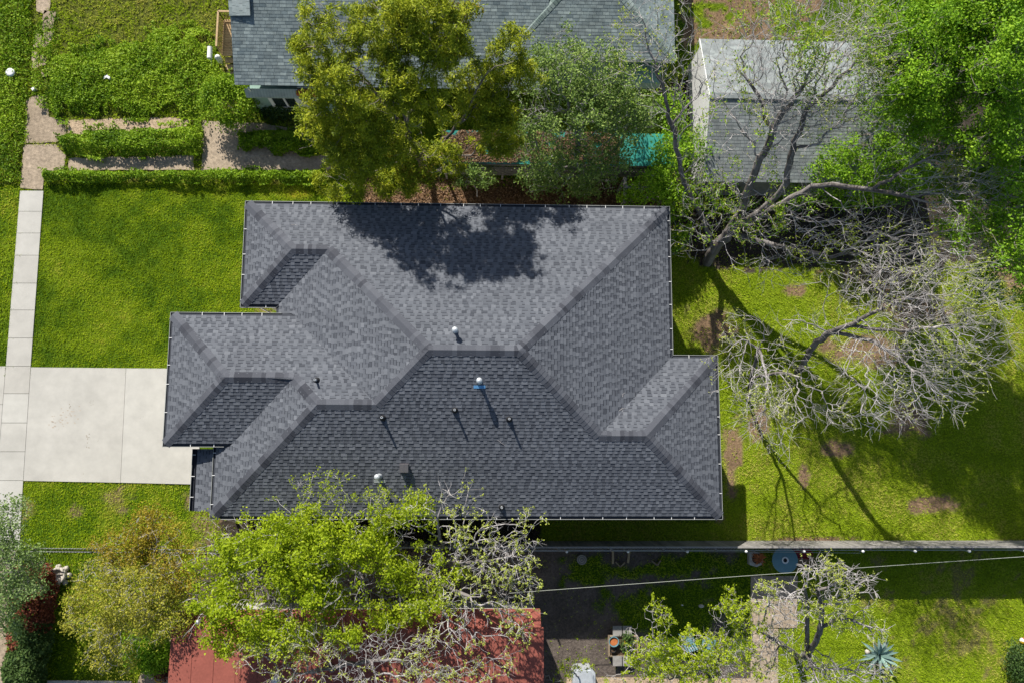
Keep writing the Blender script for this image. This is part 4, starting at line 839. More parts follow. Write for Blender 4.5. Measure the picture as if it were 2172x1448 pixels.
# leaf litter by the north gutter
x0, y0 = at(770,432)[:2]; x1, y1 = at(1500,385)[:2]; Lp = np.c_[x0+rg.rand(9000)*(x1-x0), y0+rg.rand(9000)*(y1-y0), .01+.03*rg.rand(9000)]; V, F = leaves(Lp, .05, rg, up=2)
tag(np_mesh('leaf_litter', V, F, M['litter'], rg.rand(9000)), 'brown fallen leaves on the ground along the north gutter', 'leaf litter', kind='stuff')
# ------------------------------------------------------------ trees
def tubes(segs, n):
    """segs: arrays p0,p1 (m,3), r0,r1 (m)"""
    p0, p1, r0, r1 = segs; d = p1-p0; d /= np.linalg.norm(d, axis=1)[:,None]+1e-9
    ref = np.where(np.abs(d[:,2:3]) < .9, np.array([[0,0,1.]]), np.array([[1.,0,0]])); a = np.cross(d, ref); a /= np.linalg.norm(a, axis=1)[:,None]+1e-9; b = np.cross(d, a)
    m = len(p0); V = np.empty((m, 2*n, 3)); 
    for q in range(n):
        t = 2*math.pi*q/n; o = a*math.cos(t)+b*math.sin(t); V[:,q] = p0+o*r0[:,None]-d*(r0[:,None]*.3); V[:,n+q] = p1+o*r1[:,None]
    base = (np.arange(m)*2*n)[:,None]; q = np.arange(n); F = np.stack([base+q, base+(q+1) % n, base+n+(q+1) % n, base+n+q], -1).reshape(-1,4)
    return V.reshape(-1,3), F
def tree(name, label, base, limbs, blobs, tip=.008, alpha=.35, expo=2.25, twigs=2, tl=(.25,.6), spread=.5, kink=.028,  bark='bark_pale', leafsets=(), seed=1, group=None, tmax=.4, wob=.05, upt=.25, tone_shift=0., cat='tree'):
    """limbs: polylines of (px,py,z) growing from the base; blobs: (px,py,z,rx,ry,rz,count) volumes the branch tips reach;
    leafsets: (part name, material, leaves per tip, leaf size, clump radius, share of tips, which blobs or None, tone shift)"""
    rg = np.random.RandomState(seed); B = at(*base); nodes = [B]; par = [-1]; skel = [True]
    for li, L in enumerate(limbs):
        pts = [at(*p) for p in L]
        if li == 0: start = 0
        else:
            dd = np.linalg.norm(np.array(nodes)-pts[0], axis=1); start = int(np.argmin(dd))
        prev = start; allp = [nodes[start]]+[p for p in pts if np.linalg.norm(p-nodes[start]) > .15]
        # catmull-rom through the points
        A = np.array([2*allp[0]-allp[1]]+allp+[2*allp[-1]-allp[-2]])
        for k in range(1, len(A)-2):
            L_ = np.linalg.norm(A[k+1]-A[k]); ns = max(1, int(L_/.35))
            for s in range(1, ns+1):
                t = s/ns; q = .5*((2*A[k])+(-A[k-1]+A[k+1])*t+(2*A[k-1]-5*A[k]+4*A[k+1]-A[k+2])*t*t+(-A[k-1]+3*A[k]-3*A[k+1]+A[k+2])*t**3)
                q = q+rg.normal(0, wob, 3)*(s < ns); nodes.append(q); par.append(prev); skel.append(True); prev = len(nodes)-1
    att = []; bid = []
    for bi, (px, py, z, rx, ry, rz, cnt) in enumerate(blobs):
        u = rg.normal(0, 1, (cnt,3)); u /= np.linalg.norm(u, axis=1)[:,None]; r = (rg.rand(cnt)**.42)[:,None]; att.append(at(px,py,z)+u*r*np.array([rx,ry,rz])); bid += [bi]*cnt
    att = np.concatenate(att); bid = np.array(bid); att[:,2] = np.maximum(att[:,2], .6); K = len(att)
    N = np.array(nodes); plen = np.zeros(len(N))
    for i in range(1, len(N)): plen[i] = plen[par[i]]+np.linalg.norm(N[i]-N[par[i]])
    cap = K*9+len(N)+50; PN = np.full((cap,3), 1e6); PN[:len(N)] = N; PLn = np.zeros(cap); PLn[:len(N)] = plen; kids = np.zeros(cap, int); cnt_ = len(N); endn = len(N)
    dm = np.linalg.norm(att[:,None]-N[None], axis=2)+alpha*plen[None]; bp = dm.argmin(1); bc = dm.min(1); done = np.zeros(K, bool); nodeof = {}; bnode = {}
    for _ in range(K):
        c = np.where(done, 1e9, bc); i = int(c.argmin()); done[i] = True; p = int(bp[i])
        if kids[p] >= 2:      # full fork: look again among nodes that still have room
            dd = np.linalg.norm(PN[:cnt_]-att[i], axis=1)+alpha*PLn[:cnt_]+(kids[:cnt_] >= 2)*50; p = int(dd.argmin())
        a_ = PN[p].copy(); v_ = att[i]-a_; L_ = np.linalg.norm(v_); ns = max(1, int(round(L_/.42))); sag = rg.normal(0, .02+kink*1.2, 3)*L_; kids[p] += 1; pr = p
        for q in range(1, ns+1):
            t = q/ns; P_ = a_+v_*t+sag*math.sin(math.pi*t)+(rg.normal(0, kink, 3) if q < ns else 0)
            PN[cnt_] = P_; par.append(pr); skel.append(False); PLn[cnt_] = PLn[pr]+L_/ns; bnode[cnt_] = i; new = cnt_; cnt_ += 1
            nd = np.linalg.norm(att-P_, axis=1)+alpha*PLn[new]; better = (nd < bc) & ~done; bc[better] = nd[better]; bp[better] = new
            if q < ns: kids[new] = 1
            pr = new
        nodeof[i] = pr
    pos = PN[:cnt_]
    pos = np.array(pos); par = np.array(par); n = len(pos); w = np.zeros(n); par = np.array(par); haschild = np.zeros(n, bool); haschild[par[par >= 0]] = True; w[~haschild] = tip**expo
    order = np.argsort(-np.array([0]*0)) if False else range(n-1, 0, -1)
    for i in order:   # children always come after parents
        w[i] = max(w[i], tip**expo); w[par[i]] += w[i]
    rad = np.minimum(w**(1/expo)*np.where(np.array(skel), 1.45, 1.0), tmax); P0_, P1_, R0, R1, TW = [], [], [], [], []; indir = np.zeros((n,3)); indir[0] = (0,0,1)
    for i in range(1, n):
        p = par[i]; a = pos[p]; b = pos[i]; L = np.linalg.norm(b-a)+1e-9; d = (b-a)/L; ra = min(rad[p], rad[i]*1.25+.002); rb = rad[i]
        if skel[i]:
            P0_.append(a); P1_.append(b); R0.append(min(rad[p], rad[i]*1.15)); R1.append(rb); indir[i] = d
        else:
            up = np.array([0,0,upt]); c = (a+b)/2+(indir[p]-d)*L*.22+up*L*.06+rg.normal(0, .05, 3)*L; ns = 1 if L < .25 else 2; prev = a
            for s in range(1, ns+1):
                t = s/ns; q = a*(1-t)**2+2*c*t*(1-t)+b*t*t+(rg.normal(0, .028, 3)*L**.5 if s < ns else 0)
                P0_.append(prev); P1_.append(q); R0.append(ra+(rb-ra)*(s-1)/ns); R1.append(ra+(rb-ra)*s/ns); prev = q
            indir[i] = (b-c)/(np.linalg.norm(b-c)+1e-9)
            for _k in range(rg.poisson(twigs*(.45 if haschild[i] else 1.6))):
                dd = indir[i]+rg.normal(0, spread, 3)+np.array([0,0,upt]); dd /= np.linalg.norm(dd); LL = rg.uniform(*tl); t0 = rg.rand()*.7; s0 = b*(1-t0)+prev*t0 if False else b-(b-c)*t0*.8
                mid = s0+dd*LL*.5+rg.normal(0, .03, 3); e = s0+dd*LL+rg.normal(0, .06, 3)*LL+np.array([0,0,.05])
                P0_ += [s0, mid]; P1_ += [mid, e]; R0 += [tip*.85, tip*.7]; R1 += [tip*.7, tip*.4]; TW.append((e[0],e[1],e[2],bid[i-(n-K)] if False else -1, i))
    P0_, P1_, R0, R1 = np.array(P0_), np.array(P1_), np.array(R0), np.array(R1); T = thing(name, label, cat, (float(B[0]), float(B[1]), 0), group)
    inv = bnode; VV, FF, TT = [], [], []; off = 0
    for lo, hi, sides in ((0,.02,3),(.02,.06,5),(.06,9,9)):
        k = (np.maximum(R0, R1) >= lo) & (np.maximum(R0, R1) < hi)
        if not k.any(): continue
        V, F = tubes((P0_[k], P1_[k], R0[k], R1[k]), sides)
        if sides == 9: V = V+(rg.rand(*V.shape)-.5)*.012
        VV.append((V, F, sides)); 
    off = 0; AV, AF, AT = [], [], []
    for V, F, sides in VV: AV.append(V); AF.append(F+off); AT.append(np.clip({3:.8,5:.55,9:.22}[sides]+rg.normal(0, .12, len(F)), 0, 1)); off += len(V)
    np_mesh('trunk', np.concatenate(AV), np.concatenate(AF), M[bark], np.concatenate(AT), T, smooth=True)  # one mesh of trunk, branches and twigs together
    tips = [(pos[nodeof[i]], bid[i]) for i in range(K)]+[(np.array(t[:3]), bid[inv[t[4]]]) for t in TW]
    TP = np.array([t[0] for t in tips]); TB = np.array([t[1] for t in tips])
    for nm, mm, per, size, rc, share, which, ts, *rat in leafsets:
        ns_ = fbm(TP[:,0]*1.0+TP[:,2]*.5+seed*3.1, TP[:,1]*1.0-TP[:,2]*.4, 1.25, 3)+rg.normal(0, .035, len(TP)); k = ns_ > np.quantile(ns_, 1-share)
        if which is not None: k &= np.isin(TB, which)
        S = TP[k]
        if not len(S): continue
        base_t = rg.rand(len(S)); Q = np.repeat(S, per, 0)+rg.normal(0, 1, (len(S)*per,3))*np.array([rc,rc,rc*.7]); V, F = leaves(Q, size, rg, ratio=rat[0] if rat else .55)
        np_mesh(nm, V, F, M[mm], np.clip(.45+ts+tone_shift+np.repeat(base_t-.5, per)*.5+rg.normal(0, .17, len(Q)), 0, 1), T)  # a foliage part in bud material is bud clusters, not leaves
    return T
# 1 big yellow-green juniper north of the roof
tree('juniper_tree', 'large dense yellow green juniper with dark gaps behind the north gutter', (905,375,0.0),
     [[(905,375,0.1),(885,330,3.2),(860,270,6.4),(840,180,9.6)],[(885,330,3.2),(800,290,5.8),(730,250,7.7)],[(860,270,6.4),(900,150,9.6),(920,60,10.9)],[(885,330,3.2),(960,280,5.8),(1030,160,8.3),(1090,130,9.0)],[(860,270,6.4),(760,150,9.6)],[(885,330,3.2),(780,370,4.5)],[(885,330,3.2),(1000,330,4.5)]],
     [(760,75,10.2,2.2,1.6,1.1,120),(880,40,11.0,1.9,1.3,1.1,90),(690,60,9.5,1.0,1.2,.9,30),(660,110,8.7,.7,.6,.5,16),(700,150,9.0,1.1,.9,.8,36),(800,170,10.0,1.9,1.3,1.2,80),(720,230,7.9,1.5,.9,.9,50),(680,290,6.7,1.1,.8,.7,34),(740,330,5.9,1.3,1.0,.9,45),
      (820,300,6.7,1.7,1.2,1.0,60),(900,120,10.2,1.5,1.2,1.0,60),(950,50,9.7,1.2,1.2,.8,38),(960,120,8.4,1.1,.8,.7,30),(730,390,4.5,1.2,.8,.7,34),(840,385,4.2,1.3,.7,.7,34),(900,340,5.4,1.3,.9,.8,36),(1000,230,6.7,1.3,1.0,.7,38),(1050,200,6.9,.9,.7,.5,22),
      (1060,130,8.2,1.2,.7,.5,26),(1110,150,7.6,.55,.9,.5,18),(1090,85,8.8,.6,.4,.4,8),(960,330,4.4,1.2,.8,.7,26),(1075,250,6.4,.9,.8,.6,34),(1060,310,5.2,.9,.6,.5,26),(790,240,8.2,1.2,.8,.8,34),(870,220,9.2,1.3,1.0,.8,34),(1000,170,7.2,1.2,.7,.6,22),(640,100,8.2,.35,.35,.3,5),(665,225,7.3,.5,.4,.4,8)],
     tip=.007, alpha=.3, twigs=1.3, tl=(.25,.5), bark='bark_dark', leafsets=[('foliage','leaf_juniper',80,.074,.115,.70,None,0.12,.24),('brown_foliage','leaf_bronze',26,.055,.14,.3,[11,15,21],-.25)], seed=101, tmax=.22)
# small green sapling by the gutter
tree('small_cedar_tree', 'small feathery cedar with bent pale stem beside the north gutter', (1012,418,0), [[(1012,418,.05),(1006,395,.9),(1012,372,1.8)]], [(1015,372,2.0,.85,.55,.45,40),(985,392,1.5,.4,.3,.3,10)], tip=.006, twigs=1.5, tl=(.12,.3), leafsets=[('foliage','leaf_mixed',20,.045,.10,.8,None,.05)], seed=102, tmax=.07)
# 2 mixed green tree right of the juniper
tree('twiggy_green_tree', 'pale green twiggy tree standing between the juniper and the lean-to', (1215,400,0),
     [[(1215,400,.1),(1220,360,2),(1228,300,4),(1235,220,5.8)],[(1220,360,2),(1150,330,3.5),(1120,250,4.8)],[(1220,360,2),(1300,320,3.4),(1350,230,4.8)],[(1220,360,2),(1180,410,2.4)],[(1228,300,4),(1190,180,6)]],
     [(1190,150,6.0,1.5,1.3,.9,110),(1270,160,5.8,1.5,1.3,.8,100),(1140,230,5,1.2,1.3,.9,80),(1230,240,5.4,1.8,1.3,.9,130),(1330,230,4.8,1.4,1.4,.8,90),(1180,330,3.8,1.6,1.1,.8,90),(1270,330,3.6,1.6,1.2,.8,90),(1340,265,4.0,1.1,.8,.6,50),(1110,310,4.0,1.0,.9,.6,50),(1240,395,2.3,1.3,.6,.6,50),(1150,385,2.6,.9,.7,.6,40),(1200,90,5.6,.7,.5,.4,20)],
     tip=.0075, alpha=.35, twigs=2.2, tl=(.2,.5), leafsets=[('foliage','leaf_mixed',16,.055,.15,.66,None,.14)], seed=103, tmax=.2)
tree('lime_green_tree', 'bright lime green young tree at the north east roof corner', (1395,440,0), [[(1395,440,.1),(1400,420,1.4),(1405,390,2.4)]],
     [(1400,395,2.6,1.3,.8,.8,70),(1345,410,1.8,.7,.5,.6,26),(1440,430,1.9,.8,.9,.7,40),(1420,330,3.0,.9,.9,.6,40),(1440,500,1.2,.5,.7,.5,16)], tip=.007, twigs=1.6, leafsets=[('foliage','leaf_bright',20,.06,.16,.9,None,.12)], seed=104, tmax=.1, tl=(.15,.35))
# 3 big bare tree, north east
BT = [('foliage','bud',3,.034,.03,.45,None,0),('small_leaves','leaf_spring',3,.04,.07,.22,None,0)]
tree('bare_tree', 'tallest bare grey tree rising over the garage behind the backyard', (1500,555,0),
     [[(1500,555,.1),(1515,530,1.2),(1545,490,2.6),(1575,440,4.2),(1600,370,6),(1638,285,7.8),(1700,190,9.4),(1730,120,10.4)],
      [(1545,490,2.6),(1620,440,4.4),(1660,400,5.6),(1683,317,7.4),(1712,230,8.8),(1760,120,10.4)],
      [(1545,490,2.6),(1640,440,4.2),(1740,395,5.6),(1850,403,6.6),(1970,430,7.8)],
      [(1515,530,1.2),(1490,465,2.8),(1448,375,4.4),(1425,265,6),(1392,150,7.6),(1362,40,9)],
      [(1638,285,7.8),(1600,190,9),(1560,130,9.6)],[(1712,230,8.8),(1800,150,10),(1850,80,10.6)],[(1740,395,5.6),(1830,480,6.2),(1930,560,6.8)],[(1545,490,2.6),(1640,520,3.8),(1740,540,4.6)],
      [(1850,403,6.6),(1960,340,8),(2040,300,8.6)],[(1392,150,7.6),(1440,70,8.6)],[(1425,265,6),(1490,180,7.4)]],
     [(1500,400,4.8,1.5,1.1,.8,70),(1600,470,4.4,1.5,.9,.7,80),(1680,450,5.0,1.4,.9,.7,70),(2060,380,8.6,1.8,1.2,.7,110),(2080,520,8.2,1.6,1.3,.7,110),(1730,90,10.6,3.17,2.68,1.0,568),(1850,110,10.4,2.81,2.32,.9,378),(1620,130,10,2.20,2.32,.9,205),(1560,230,8.8,1.95,1.95,.9,102),(1700,230,9.2,2.44,1.59,1.0,222),(1800,240,9.0,2.07,1.59,.9,172),
      (2000,350,8.2,2.93,1.71,.9,192),(2040,450,8.0,2.68,1.83,.9,220),(1960,530,7.4,2.68,1.59,.8,201),(1840,500,6.6,2.44,1.59,.8,137),(1740,500,5.6,2.44,1.46,.9,118),(1640,560,4.4,1.95,1.22,.7,64),(1530,450,4.6,1.95,1.59,.9,81),(1570,390,6,1.46,1.46,.8,35),
      (1400,60,8.8,1.59,1.95,.8,93),(1330,90,8.4,1.10,1.46,.7,48),(1460,130,8.2,1.59,1.83,.8,85),(1420,200,7.2,1.59,1.71,.9,76),(1480,330,5.6,1.59,1.59,.9,49),(1640,320,7.6,1.95,1.71,.9,72),(1460,510,3.2,1.34,1.34,.7,40)],
     tip=.0082, alpha=.42, twigs=1.5, tl=(.3,.8), spread=.34, kink=.012, leafsets=BT+[('spring_leaves','leaf_bright',4,.05,.10,.28,[0,1,2,5,6,8,9,17,18,22,23,24],.1)], seed=105, tmax=.26, upt=.35)
# 4 bare trees in the backyard
tree('bare_backyard_tree', 'bare pale grey tree leaning over the sunny backyard grass', (1585,845,0),
     [[(1585,845,.1),(1593,800,2),(1610,740,4.2),(1622,700,5.6),(1598,664,6.4)],[(1610,740,4.2),(1626,800,5),(1622,870,5.6)],[(1610,740,4.2),(1575,720,5.4),(1545,745,6)],[(1593,800,2),(1650,790,3.6),(1700,800,4.4)]],
     [(1577,700,5.8,1.04,1.10,.7,39),(1562,780,6.2,1.24,1.34,.7,63),(1622,830,5.8,1.24,1.34,.7,80),(1640,880,5.4,1.34,1.34,.7,79),(1592,880,5.8,0.94,0.98,.6,39),(1700,790,4.6,0.98,1.10,.6,27),(1740,860,4.6,1.83,1.10,.5,58),(1800,880,4.6,1.59,0.61,.4,35),(1640,760,5.2,0.98,1.10,.7,35),(1650,940,5,0.73,0.85,.5,16)],
     tip=.0066, alpha=.42, twigs=2.1, tl=(.3,.8), spread=.34, kink=.012, leafsets=[('foliage','bud',3,.034,.03,.5,None,0)], seed=106, tmax=.2, wob=.03)
tree('bare_backyard_tree', 'wide bare silver tree fanning towards the right edge of the backyard', (1690,790,0),
     [[(1690,790,.1),(1705,770,1.6),(1725,735,3.4),(1760,705,5),(1800,690,6.2),(1860,660,7.4),(1940,620,8.6)],[(1760,705,5),(1835,720,6.4),(1890,745,7.2),(1935,785,8)],[(1800,690,6.2),(1900,700,7.6),(2000,690,8.8)],[(1760,705,5),(1700,680,5.8),(1660,678,6.4)],[(1860,660,7.4),(1880,600,8.2)],[(1860,660,7.4),(1960,720,8.2)]],
     [(1950,600,9,2.68,1.59,.9,175),(2020,670,9,2.81,1.59,.9,220),(2000,750,8.6,2.81,1.59,.9,220),(1940,830,8.2,2.44,1.34,.8,168),(1860,620,8,1.95,1.34,.8,79),(1880,720,7.6,2.20,1.46,.8,109),(1720,680,5.8,1.59,0.61,.5,41),(1840,800,7.2,1.46,1.10,.7,64),(2060,590,9.2,1.46,1.22,.7,58),(1860,880,6.8,1.22,0.61,.5,27),(1780,610,6.6,1.46,0.98,.7,20)],
     tip=.0066, alpha=.42, twigs=2.1, tl=(.3,.8), spread=.34, kink=.012, leafsets=[('foliage','bud',3,.032,.03,.4,None,0)], seed=107, tmax=.24, upt=.2, wob=.03)
# 5 dense green trees, top right
tree('dense_green_tree', 'dense bright green tree filling the top right corner', (1900,330,0.0),
     [[(1900,330,0.1),(1925,290,3.2),(1960,220,6.4),(2020,140,9.6),(2090,60,11.5)],[(1925,290,3.2),(2010,300,5.8),(2100,260,8.3)],[(1960,220,6.4),(1940,120,9.0),(1925,40,10.2)],[(1960,220,6.4),(2080,190,9.5),(2150,170,10.9)]],
     [(2040,70,11.0,2.2,2.0,1.1,120),(2150,60,11.0,1.8,2.2,1.1,100),(1950,60,10.0,1.5,1.6,.9,55),(1900,20,9.0,1.2,1.0,.8,36),(2110,190,9.7,2.0,1.4,1.0,105),(2010,190,8.7,1.5,1.2,.9,60),(2120,310,8.2,1.8,1.5,1.0,90),(2010,290,7.2,1.6,1.1,.9,60),(2150,430,6.7,1.1,1.5,.9,60),(2070,390,6.1,1.2,.9,.8,40),(2140,540,4.9,.8,.8,.7,20),(2220,250,9.0,1.5,3,1.2,60),(1960,150,10.6,1.6,1.5,.9,50),(1960,250,9.6,1.3,1.0,.8,34),(2080,480,8.4,1.3,1.2,.9,40),(2200,480,9.5,1.6,2.0,1,60),(2260,650,9,1.5,2,1,60),(1900,110,9.4,1.4,1.3,.8,60),(1890,200,8.0,1.1,.9,.7,36),(2020,380,7.4,1.3,1.1,.8,44),(2110,600,5,1.0,.9,.7,30),(2125,145,12.0,1.3,1.3,.8,60),(2135,300,10.6,1.2,1.2,.8,60),(2100,20,11.4,1.5,1.2,.8,50),(2070,10,9,1.3,1.0,.8,40)],
     tip=.009, alpha=.3, twigs=2.2, tl=(.3,.6), bark='bark_dark', leafsets=[('foliage','leaf_bright',44,.056,.16,.76,None,.04)], seed=108, tmax=.26)
tree('understory_tree', 'lower bright green tree between the garage and the bare branches', (1765,400,0),
     [[(1765,400,.1),(1775,370,1.6),(1790,330,3),(1830,280,4)],[(1775,370,1.6),(1720,350,3)],[(1775,370,1.6),(1850,350,3)]],
     [(1790,340,3.4,1.8,1.0,.8,75),(1870,320,3.8,1.5,1.2,.8,70),(1880,240,4.6,1.4,1.1,.8,50),(1750,400,2.4,1.6,.8,.7,50),(1850,400,2.8,1.6,.9,.8,55),(1940,360,3.6,1.4,1.2,.8,50),(1680,420,1.8,1.2,.6,.6,22),(1960,240,4.6,1.2,.9,.7,36)],
     tip=.008, alpha=.3, twigs=1.5, tl=(.2,.4), bark='bark_dark', leafsets=[('foliage','leaf_bright',26,.055,.15,.75,None,.05)], seed=109, tmax=.14)
tree('understory_tree', 'loose green bush at the left end wall of the garage', (1470,400,0), [[(1470,400,.1),(1462,350,1.6),(1460,300,2.6)]],
     [(1462,310,2.8,.9,1.1,.6,55),(1430,230,3.2,.7,.9,.5,30),(1480,390,1.6,1.0,.8,.6,40),(1560,430,1.4,1.3,.5,.5,25)], tip=.007, alpha=.3, twigs=1.5, tl=(.2,.4), bark='bark_dark', leafsets=[('foliage','leaf_bright',13,.055,.16,.85,None,.05)], seed=110, tmax=.09)
# 6 leafy spring tree south of the roof, its bare right half a second tree
tree('spring_green_tree', 'leafy yellow green tree overlapping the south gutter of the big roof', (730,1160,0),
     [[(730,1160,.1),(715,1175,2.5),(690,1190,4.5),(650,1200,6.2),(600,1180,7)],[(715,1175,2.5),(760,1150,4.8),(740,1090,6.5)],[(715,1175,2.5),(770,1230,4.8),(780,1290,6)],[(690,1190,4.5),(640,1260,6),(600,1330,6.8)],[(690,1190,4.5),(560,1220,6.2),(480,1210,6.8)],[(690,1190,4.5),(670,1100,6.4),(650,1060,7)]],
     [(640,1150,7,1.8,1.3,1.0,110),(560,1170,6.8,1.7,1.3,.9,90),(480,1180,6.4,1.3,1.2,.8,60),(470,1120,6.2,1.0,.7,.6,11),(720,1120,6.8,1.7,1.1,.9,35),(810,1130,6.4,1.4,1.1,.9,70),(650,1230,6.8,1.8,1.2,.9,100),(560,1260,6.6,1.7,1.1,.9,80),(760,1230,6.2,1.6,1.1,.9,80),(840,1210,6,1.2,1.1,.8,50),(470,1260,6.2,1.1,1.0,.7,36),(700,1310,6.2,1.6,1.0,.8,60),(600,1340,6.4,1.4,1.0,.7,50),(820,1290,5.6,1.1,.9,.7,36),(490,1340,5.8,.9,.8,.6,34),(430,1300,6.2,.8,.8,.6,24),
      (640,1055,7.4,1.1,.9,.6,23),(720,1050,7.2,1.3,.6,.5,19),(800,1060,6.8,1.3,.6,.5,19),(690,1020,7.4,.9,.4,.4,7)],
     tip=.0075, alpha=.4, twigs=1.8, tl=(.25,.5), leafsets=[('foliage','leaf_spring',30,.056,.13,.62,list(range(16)),.03),('young_leaves','leaf_spring',9,.035,.055,.9,[16,17,18,19],.12)], seed=111, tmax=.2)
tree('budding_tree', 'bare branched tree with yellow bud clusters right of the leafy spring tree', (890,1225,0),
     [[(890,1225,.1),(900,1215,2.4),(925,1225,4.6),(960,1250,6.2),(1020,1265,7)],[(900,1215,2.4),(945,1190,5),(1010,1190,6.6),(1080,1180,7.2)],[(925,1225,4.6),(950,1330,6.4)],[(945,1190,5),(930,1120,6.6),(945,1060,7.2)],[(925,1225,4.6),(870,1260,6)],[(945,1190,5),(1090,1230,6.8)]],
     [(960,1060,7.4,.9,.9,.5,25),(880,1080,6.8,1.0,.9,.6,28),(1000,1120,7.2,1.2,.8,.6,42),(1080,1140,7.2,1.1,.8,.5,39),(1100,1190,7.2,1.0,1.0,.6,56),(1020,1190,7,1.3,.9,.7,62),(1090,1260,6.8,1.0,1.0,.6,56),(1000,1270,6.8,1.3,1.0,.7,62),(930,1190,6.2,1.1,1.1,.8,42),(1090,1330,6.6,.9,.8,.5,35),(960,1350,6.4,1.3,.9,.6,56),(900,1280,5.8,1.1,.9,.7,35),(1110,1100,7.3,.8,.4,.3,11)],
     tip=.012, alpha=.5, twigs=2.0, tl=(.2,.5), leafsets=[('foliage','bud',7,.036,.032,.7,None,0),('foliage','leaf_spring',20,.05,.13,.5,[8,11,1],0)], seed=112, tmax=.16)
tree('overhanging_twig_tree', 'bare twiggy tree spreading low over the red roof', (700,1400,0),
     [[(700,1400,.1),(700,1405,3),(705,1415,5),(720,1410,6.4)],[(705,1415,5),(640,1430,6.4)],[(705,1415,5),(800,1400,6.2),(870,1400,7)]],
     [(650,1370,6.6,1.4,.9,.6,90),(560,1380,6.4,1.2,.8,.5,50),(620,1440,6.2,1.3,.9,.6,70),(740,1390,6.6,1.4,.9,.6,80),(840,1370,6.8,1.5,.9,.6,90),(900,1430,6.6,1.6,.9,.6,90),(780,1450,6.4,1.4,.8,.5,60),(1000,1430,6.2,1.3,.6,.5,40),(1050,1400,6,1.0,.8,.5,24)],
     tip=.008, alpha=.5, twigs=1.8, tl=(.25,.5), leafsets=[('foliage','bud',5,.034,.035,.6,None,0)], seed=113, tmax=.13)
# 7 trees of the southern yard
tree('budding_tree', 'pale barked tree with a crooked trunk beside the agave', (1690,1392,0),
     [[(1690,1392,.1),(1700,1395,1.4),(1712,1385,2.4),(1728,1365,3.4),(1740,1330,4.6),(1742,1290,5.6),(1735,1250,6.4)],[(1712,1385,2.4),(1712,1330,4.2),(1712,1280,5.4),(1706,1240,6.4)],[(1740,1330,4.6),(1790,1310,5.4),(1850,1330,5.8)],[(1712,1385,2.4),(1725,1420,3.6),(1740,1460,4.8)],[(1700,1395,1.4),(1650,1360,3),(1600,1330,4.4)],[(1735,1250,6.4),(1790,1230,6.8),(1830,1240,7)]],
     [(1745,1215,6.8,1.3,.65,.6,80),(1660,1255,6.2,.9,.7,.6,50),(1800,1240,6.8,1.2,.6,.5,70),(1730,1275,6.2,1.4,.9,.7,60),(1625,1270,6,.7,.7,.5,28),(1650,1320,4.8,1.3,1.0,.7,70),(1800,1310,5.6,1.3,.6,.5,40),(1860,1340,5.8,.7,.5,.4,20),(1640,1400,4,1.4,1.1,.8,90),(1740,1420,4,1.4,.9,.7,80),(1820,1430,4.6,1.4,.7,.6,60),(1870,1420,4.8,.6,.4,.4,14)],
     tip=.012, alpha=.45, twigs=2.2, tl=(.2,.5), leafsets=[('foliage','bud',6,.036,.03,.5,None,-.05)], seed=114, tmax=.15, wob=.02)
tree('budding_tree', 'leafier budding tree between the wooden garden bed and the patio', (1500,1420,0),
     [[(1500,1420,.1),(1505,1415,2),(1515,1410,3.6),(1525,1385,4.8)],[(1505,1415,2),(1440,1400,3.8),(1385,1350,5)],[(1515,1410,3.6),(1570,1330,5),(1530,1290,5.6)],[(1505,1415,2),(1420,1440,4)]],
     [(1400,1320,5.2,.7,.5,.4,26),(1350,1370,4.6,.8,.8,.5,36),(1420,1390,4.6,1.2,.8,.6,80),(1490,1370,4.8,1.3,.8,.7,110),(1550,1290,5.8,1.0,.7,.5,60),(1570,1350,5.2,1.1,.9,.6,80),(1540,1420,4.8,1.5,.9,.8,120),(1440,1440,4.4,1.3,.7,.6,80),(1360,1420,4.2,.8,.6,.5,26),(1390,1290,5.6,.6,.25,.25,10),(1310,1440,3.8,.6,.4,.4,10)],
     tip=.0078, alpha=.45, twigs=1.7, tl=(.2,.4), leafsets=[('foliage','leaf_spring',10,.042,.045,.75,None,.14)], seed=115, tmax=.13)
tree('budding_sapling', 'small budding sapling leaning over the grey lidded bin', (1226,1440,0), [[(1226,1440,.1),(1222,1430,1.8),(1215,1420,2.8)]],
     [(1205,1420,3.2,.45,.5,.4,14),(1240,1405,3.2,.4,.4,.3,10),(1170,1440,2.8,.5,.3,.3,8)], tip=.007, alpha=.4, twigs=1.3, tl=(.15,.3), leafsets=[('foliage','leaf_spring',12,.038,.05,.9,None,.14)], seed=116, tmax=.05)
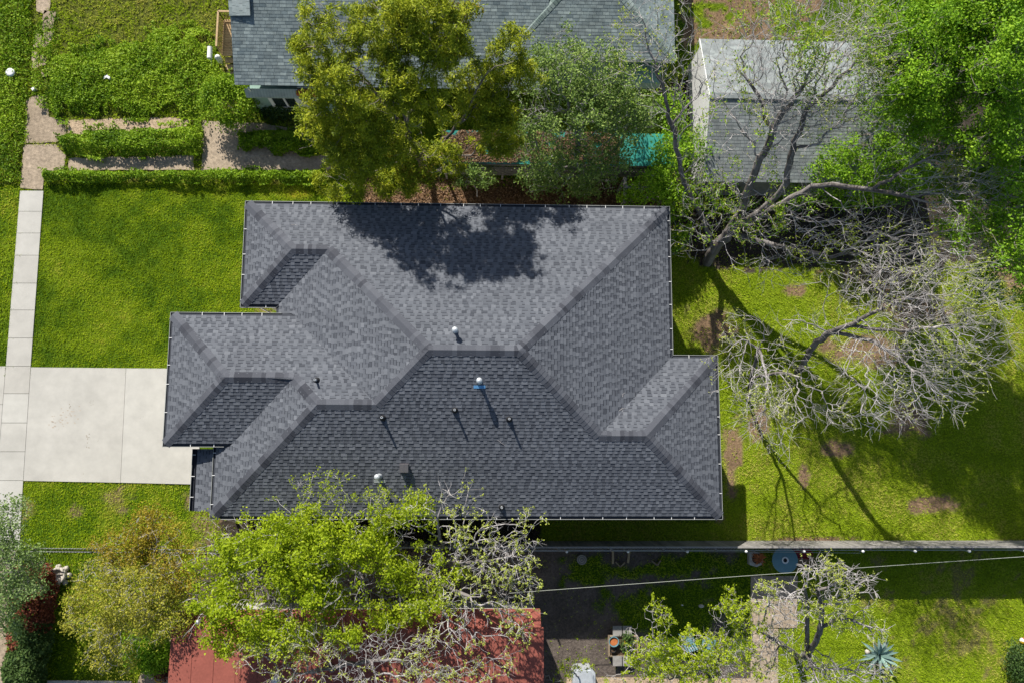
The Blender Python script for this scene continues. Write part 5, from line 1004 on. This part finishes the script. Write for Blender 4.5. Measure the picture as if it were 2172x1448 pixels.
# 8 lower left trees
tree('golden_tree', 'broad olive gold tree with fine twigs below the side lawn', (300,1250,0),
     [[(300,1250,.1),(295,1255,1.5),(285,1262,3),(270,1270,4.2)],[(295,1255,1.5),(340,1230,3),(350,1170,4)],[(295,1255,1.5),(240,1290,3.2),(210,1310,4)],[(295,1255,1.5),(330,1320,3.2)]],
     [(270,1170,4.2,1.4,.9,.7,100),(320,1140,4.2,1.3,.9,.7,90),(230,1220,4.0,1.3,1.0,.8,110),(200,1280,3.8,1.2,1.1,.8,110),(290,1250,4.8,1.7,1.2,.8,170),(370,1210,4.4,1.3,1.2,.8,110),(250,1330,4.2,1.5,1.0,.8,130),(330,1310,4.4,1.4,1.1,.8,120),(240,1385,3.4,1.2,.9,.7,80),(380,1280,4.0,.9,1.0,.7,60),(160,1315,3.3,.5,.4,.3,12),(330,1095,3.8,.9,.4,.4,24)],
     tip=.0062, alpha=.35, twigs=1.8, tl=(.15,.35), bark='bark_pale', leafsets=[('golden_leaves','leaf_gold',13,.042,.13,.85,[2,3,4,6,7,8,9,10],0.05),('bronze_leaves','leaf_bronze',13,.042,.13,.85,[0,1,5,11],0.05),('green_leaves','leaf_spring',8,.04,.12,.15,None,-.1)], seed=117, tmax=.12)
tree('silver_green_tree', 'pale silver green tree over the sidewalk at the lower left edge', (20,1185,0),
     [[(20,1185,.1),(12,1190,2),(5,1190,3.6)],[(12,1190,2),(30,1150,3.6),(15,1090,4.2)],[(12,1190,2),(40,1220,3.6)],[(12,1190,2),(-30,1220,3.6)]],
     [(15,1100,4.4,.8,1.0,.6,50),(40,1060+20,4.2,.3,.4,.3,8),(20,1180,4.2,1.1,1.0,.7,90),(45,1230,3.8,1.0,1.0,.7,80),(0,1260,3.8,.9,1.0,.7,60),(-40,1180,4,1.0,1.4,.7,60),(75,1195,3.4,.6,.5,.5,24),(25,1310,3.2,.6,.6,.5,24)],
     tip=.0065, alpha=.35, twigs=1.7, tl=(.15,.35), leafsets=[('foliage','leaf_grey',14,.048,.15,.85,None,.1)], seed=118, tmax=.1)
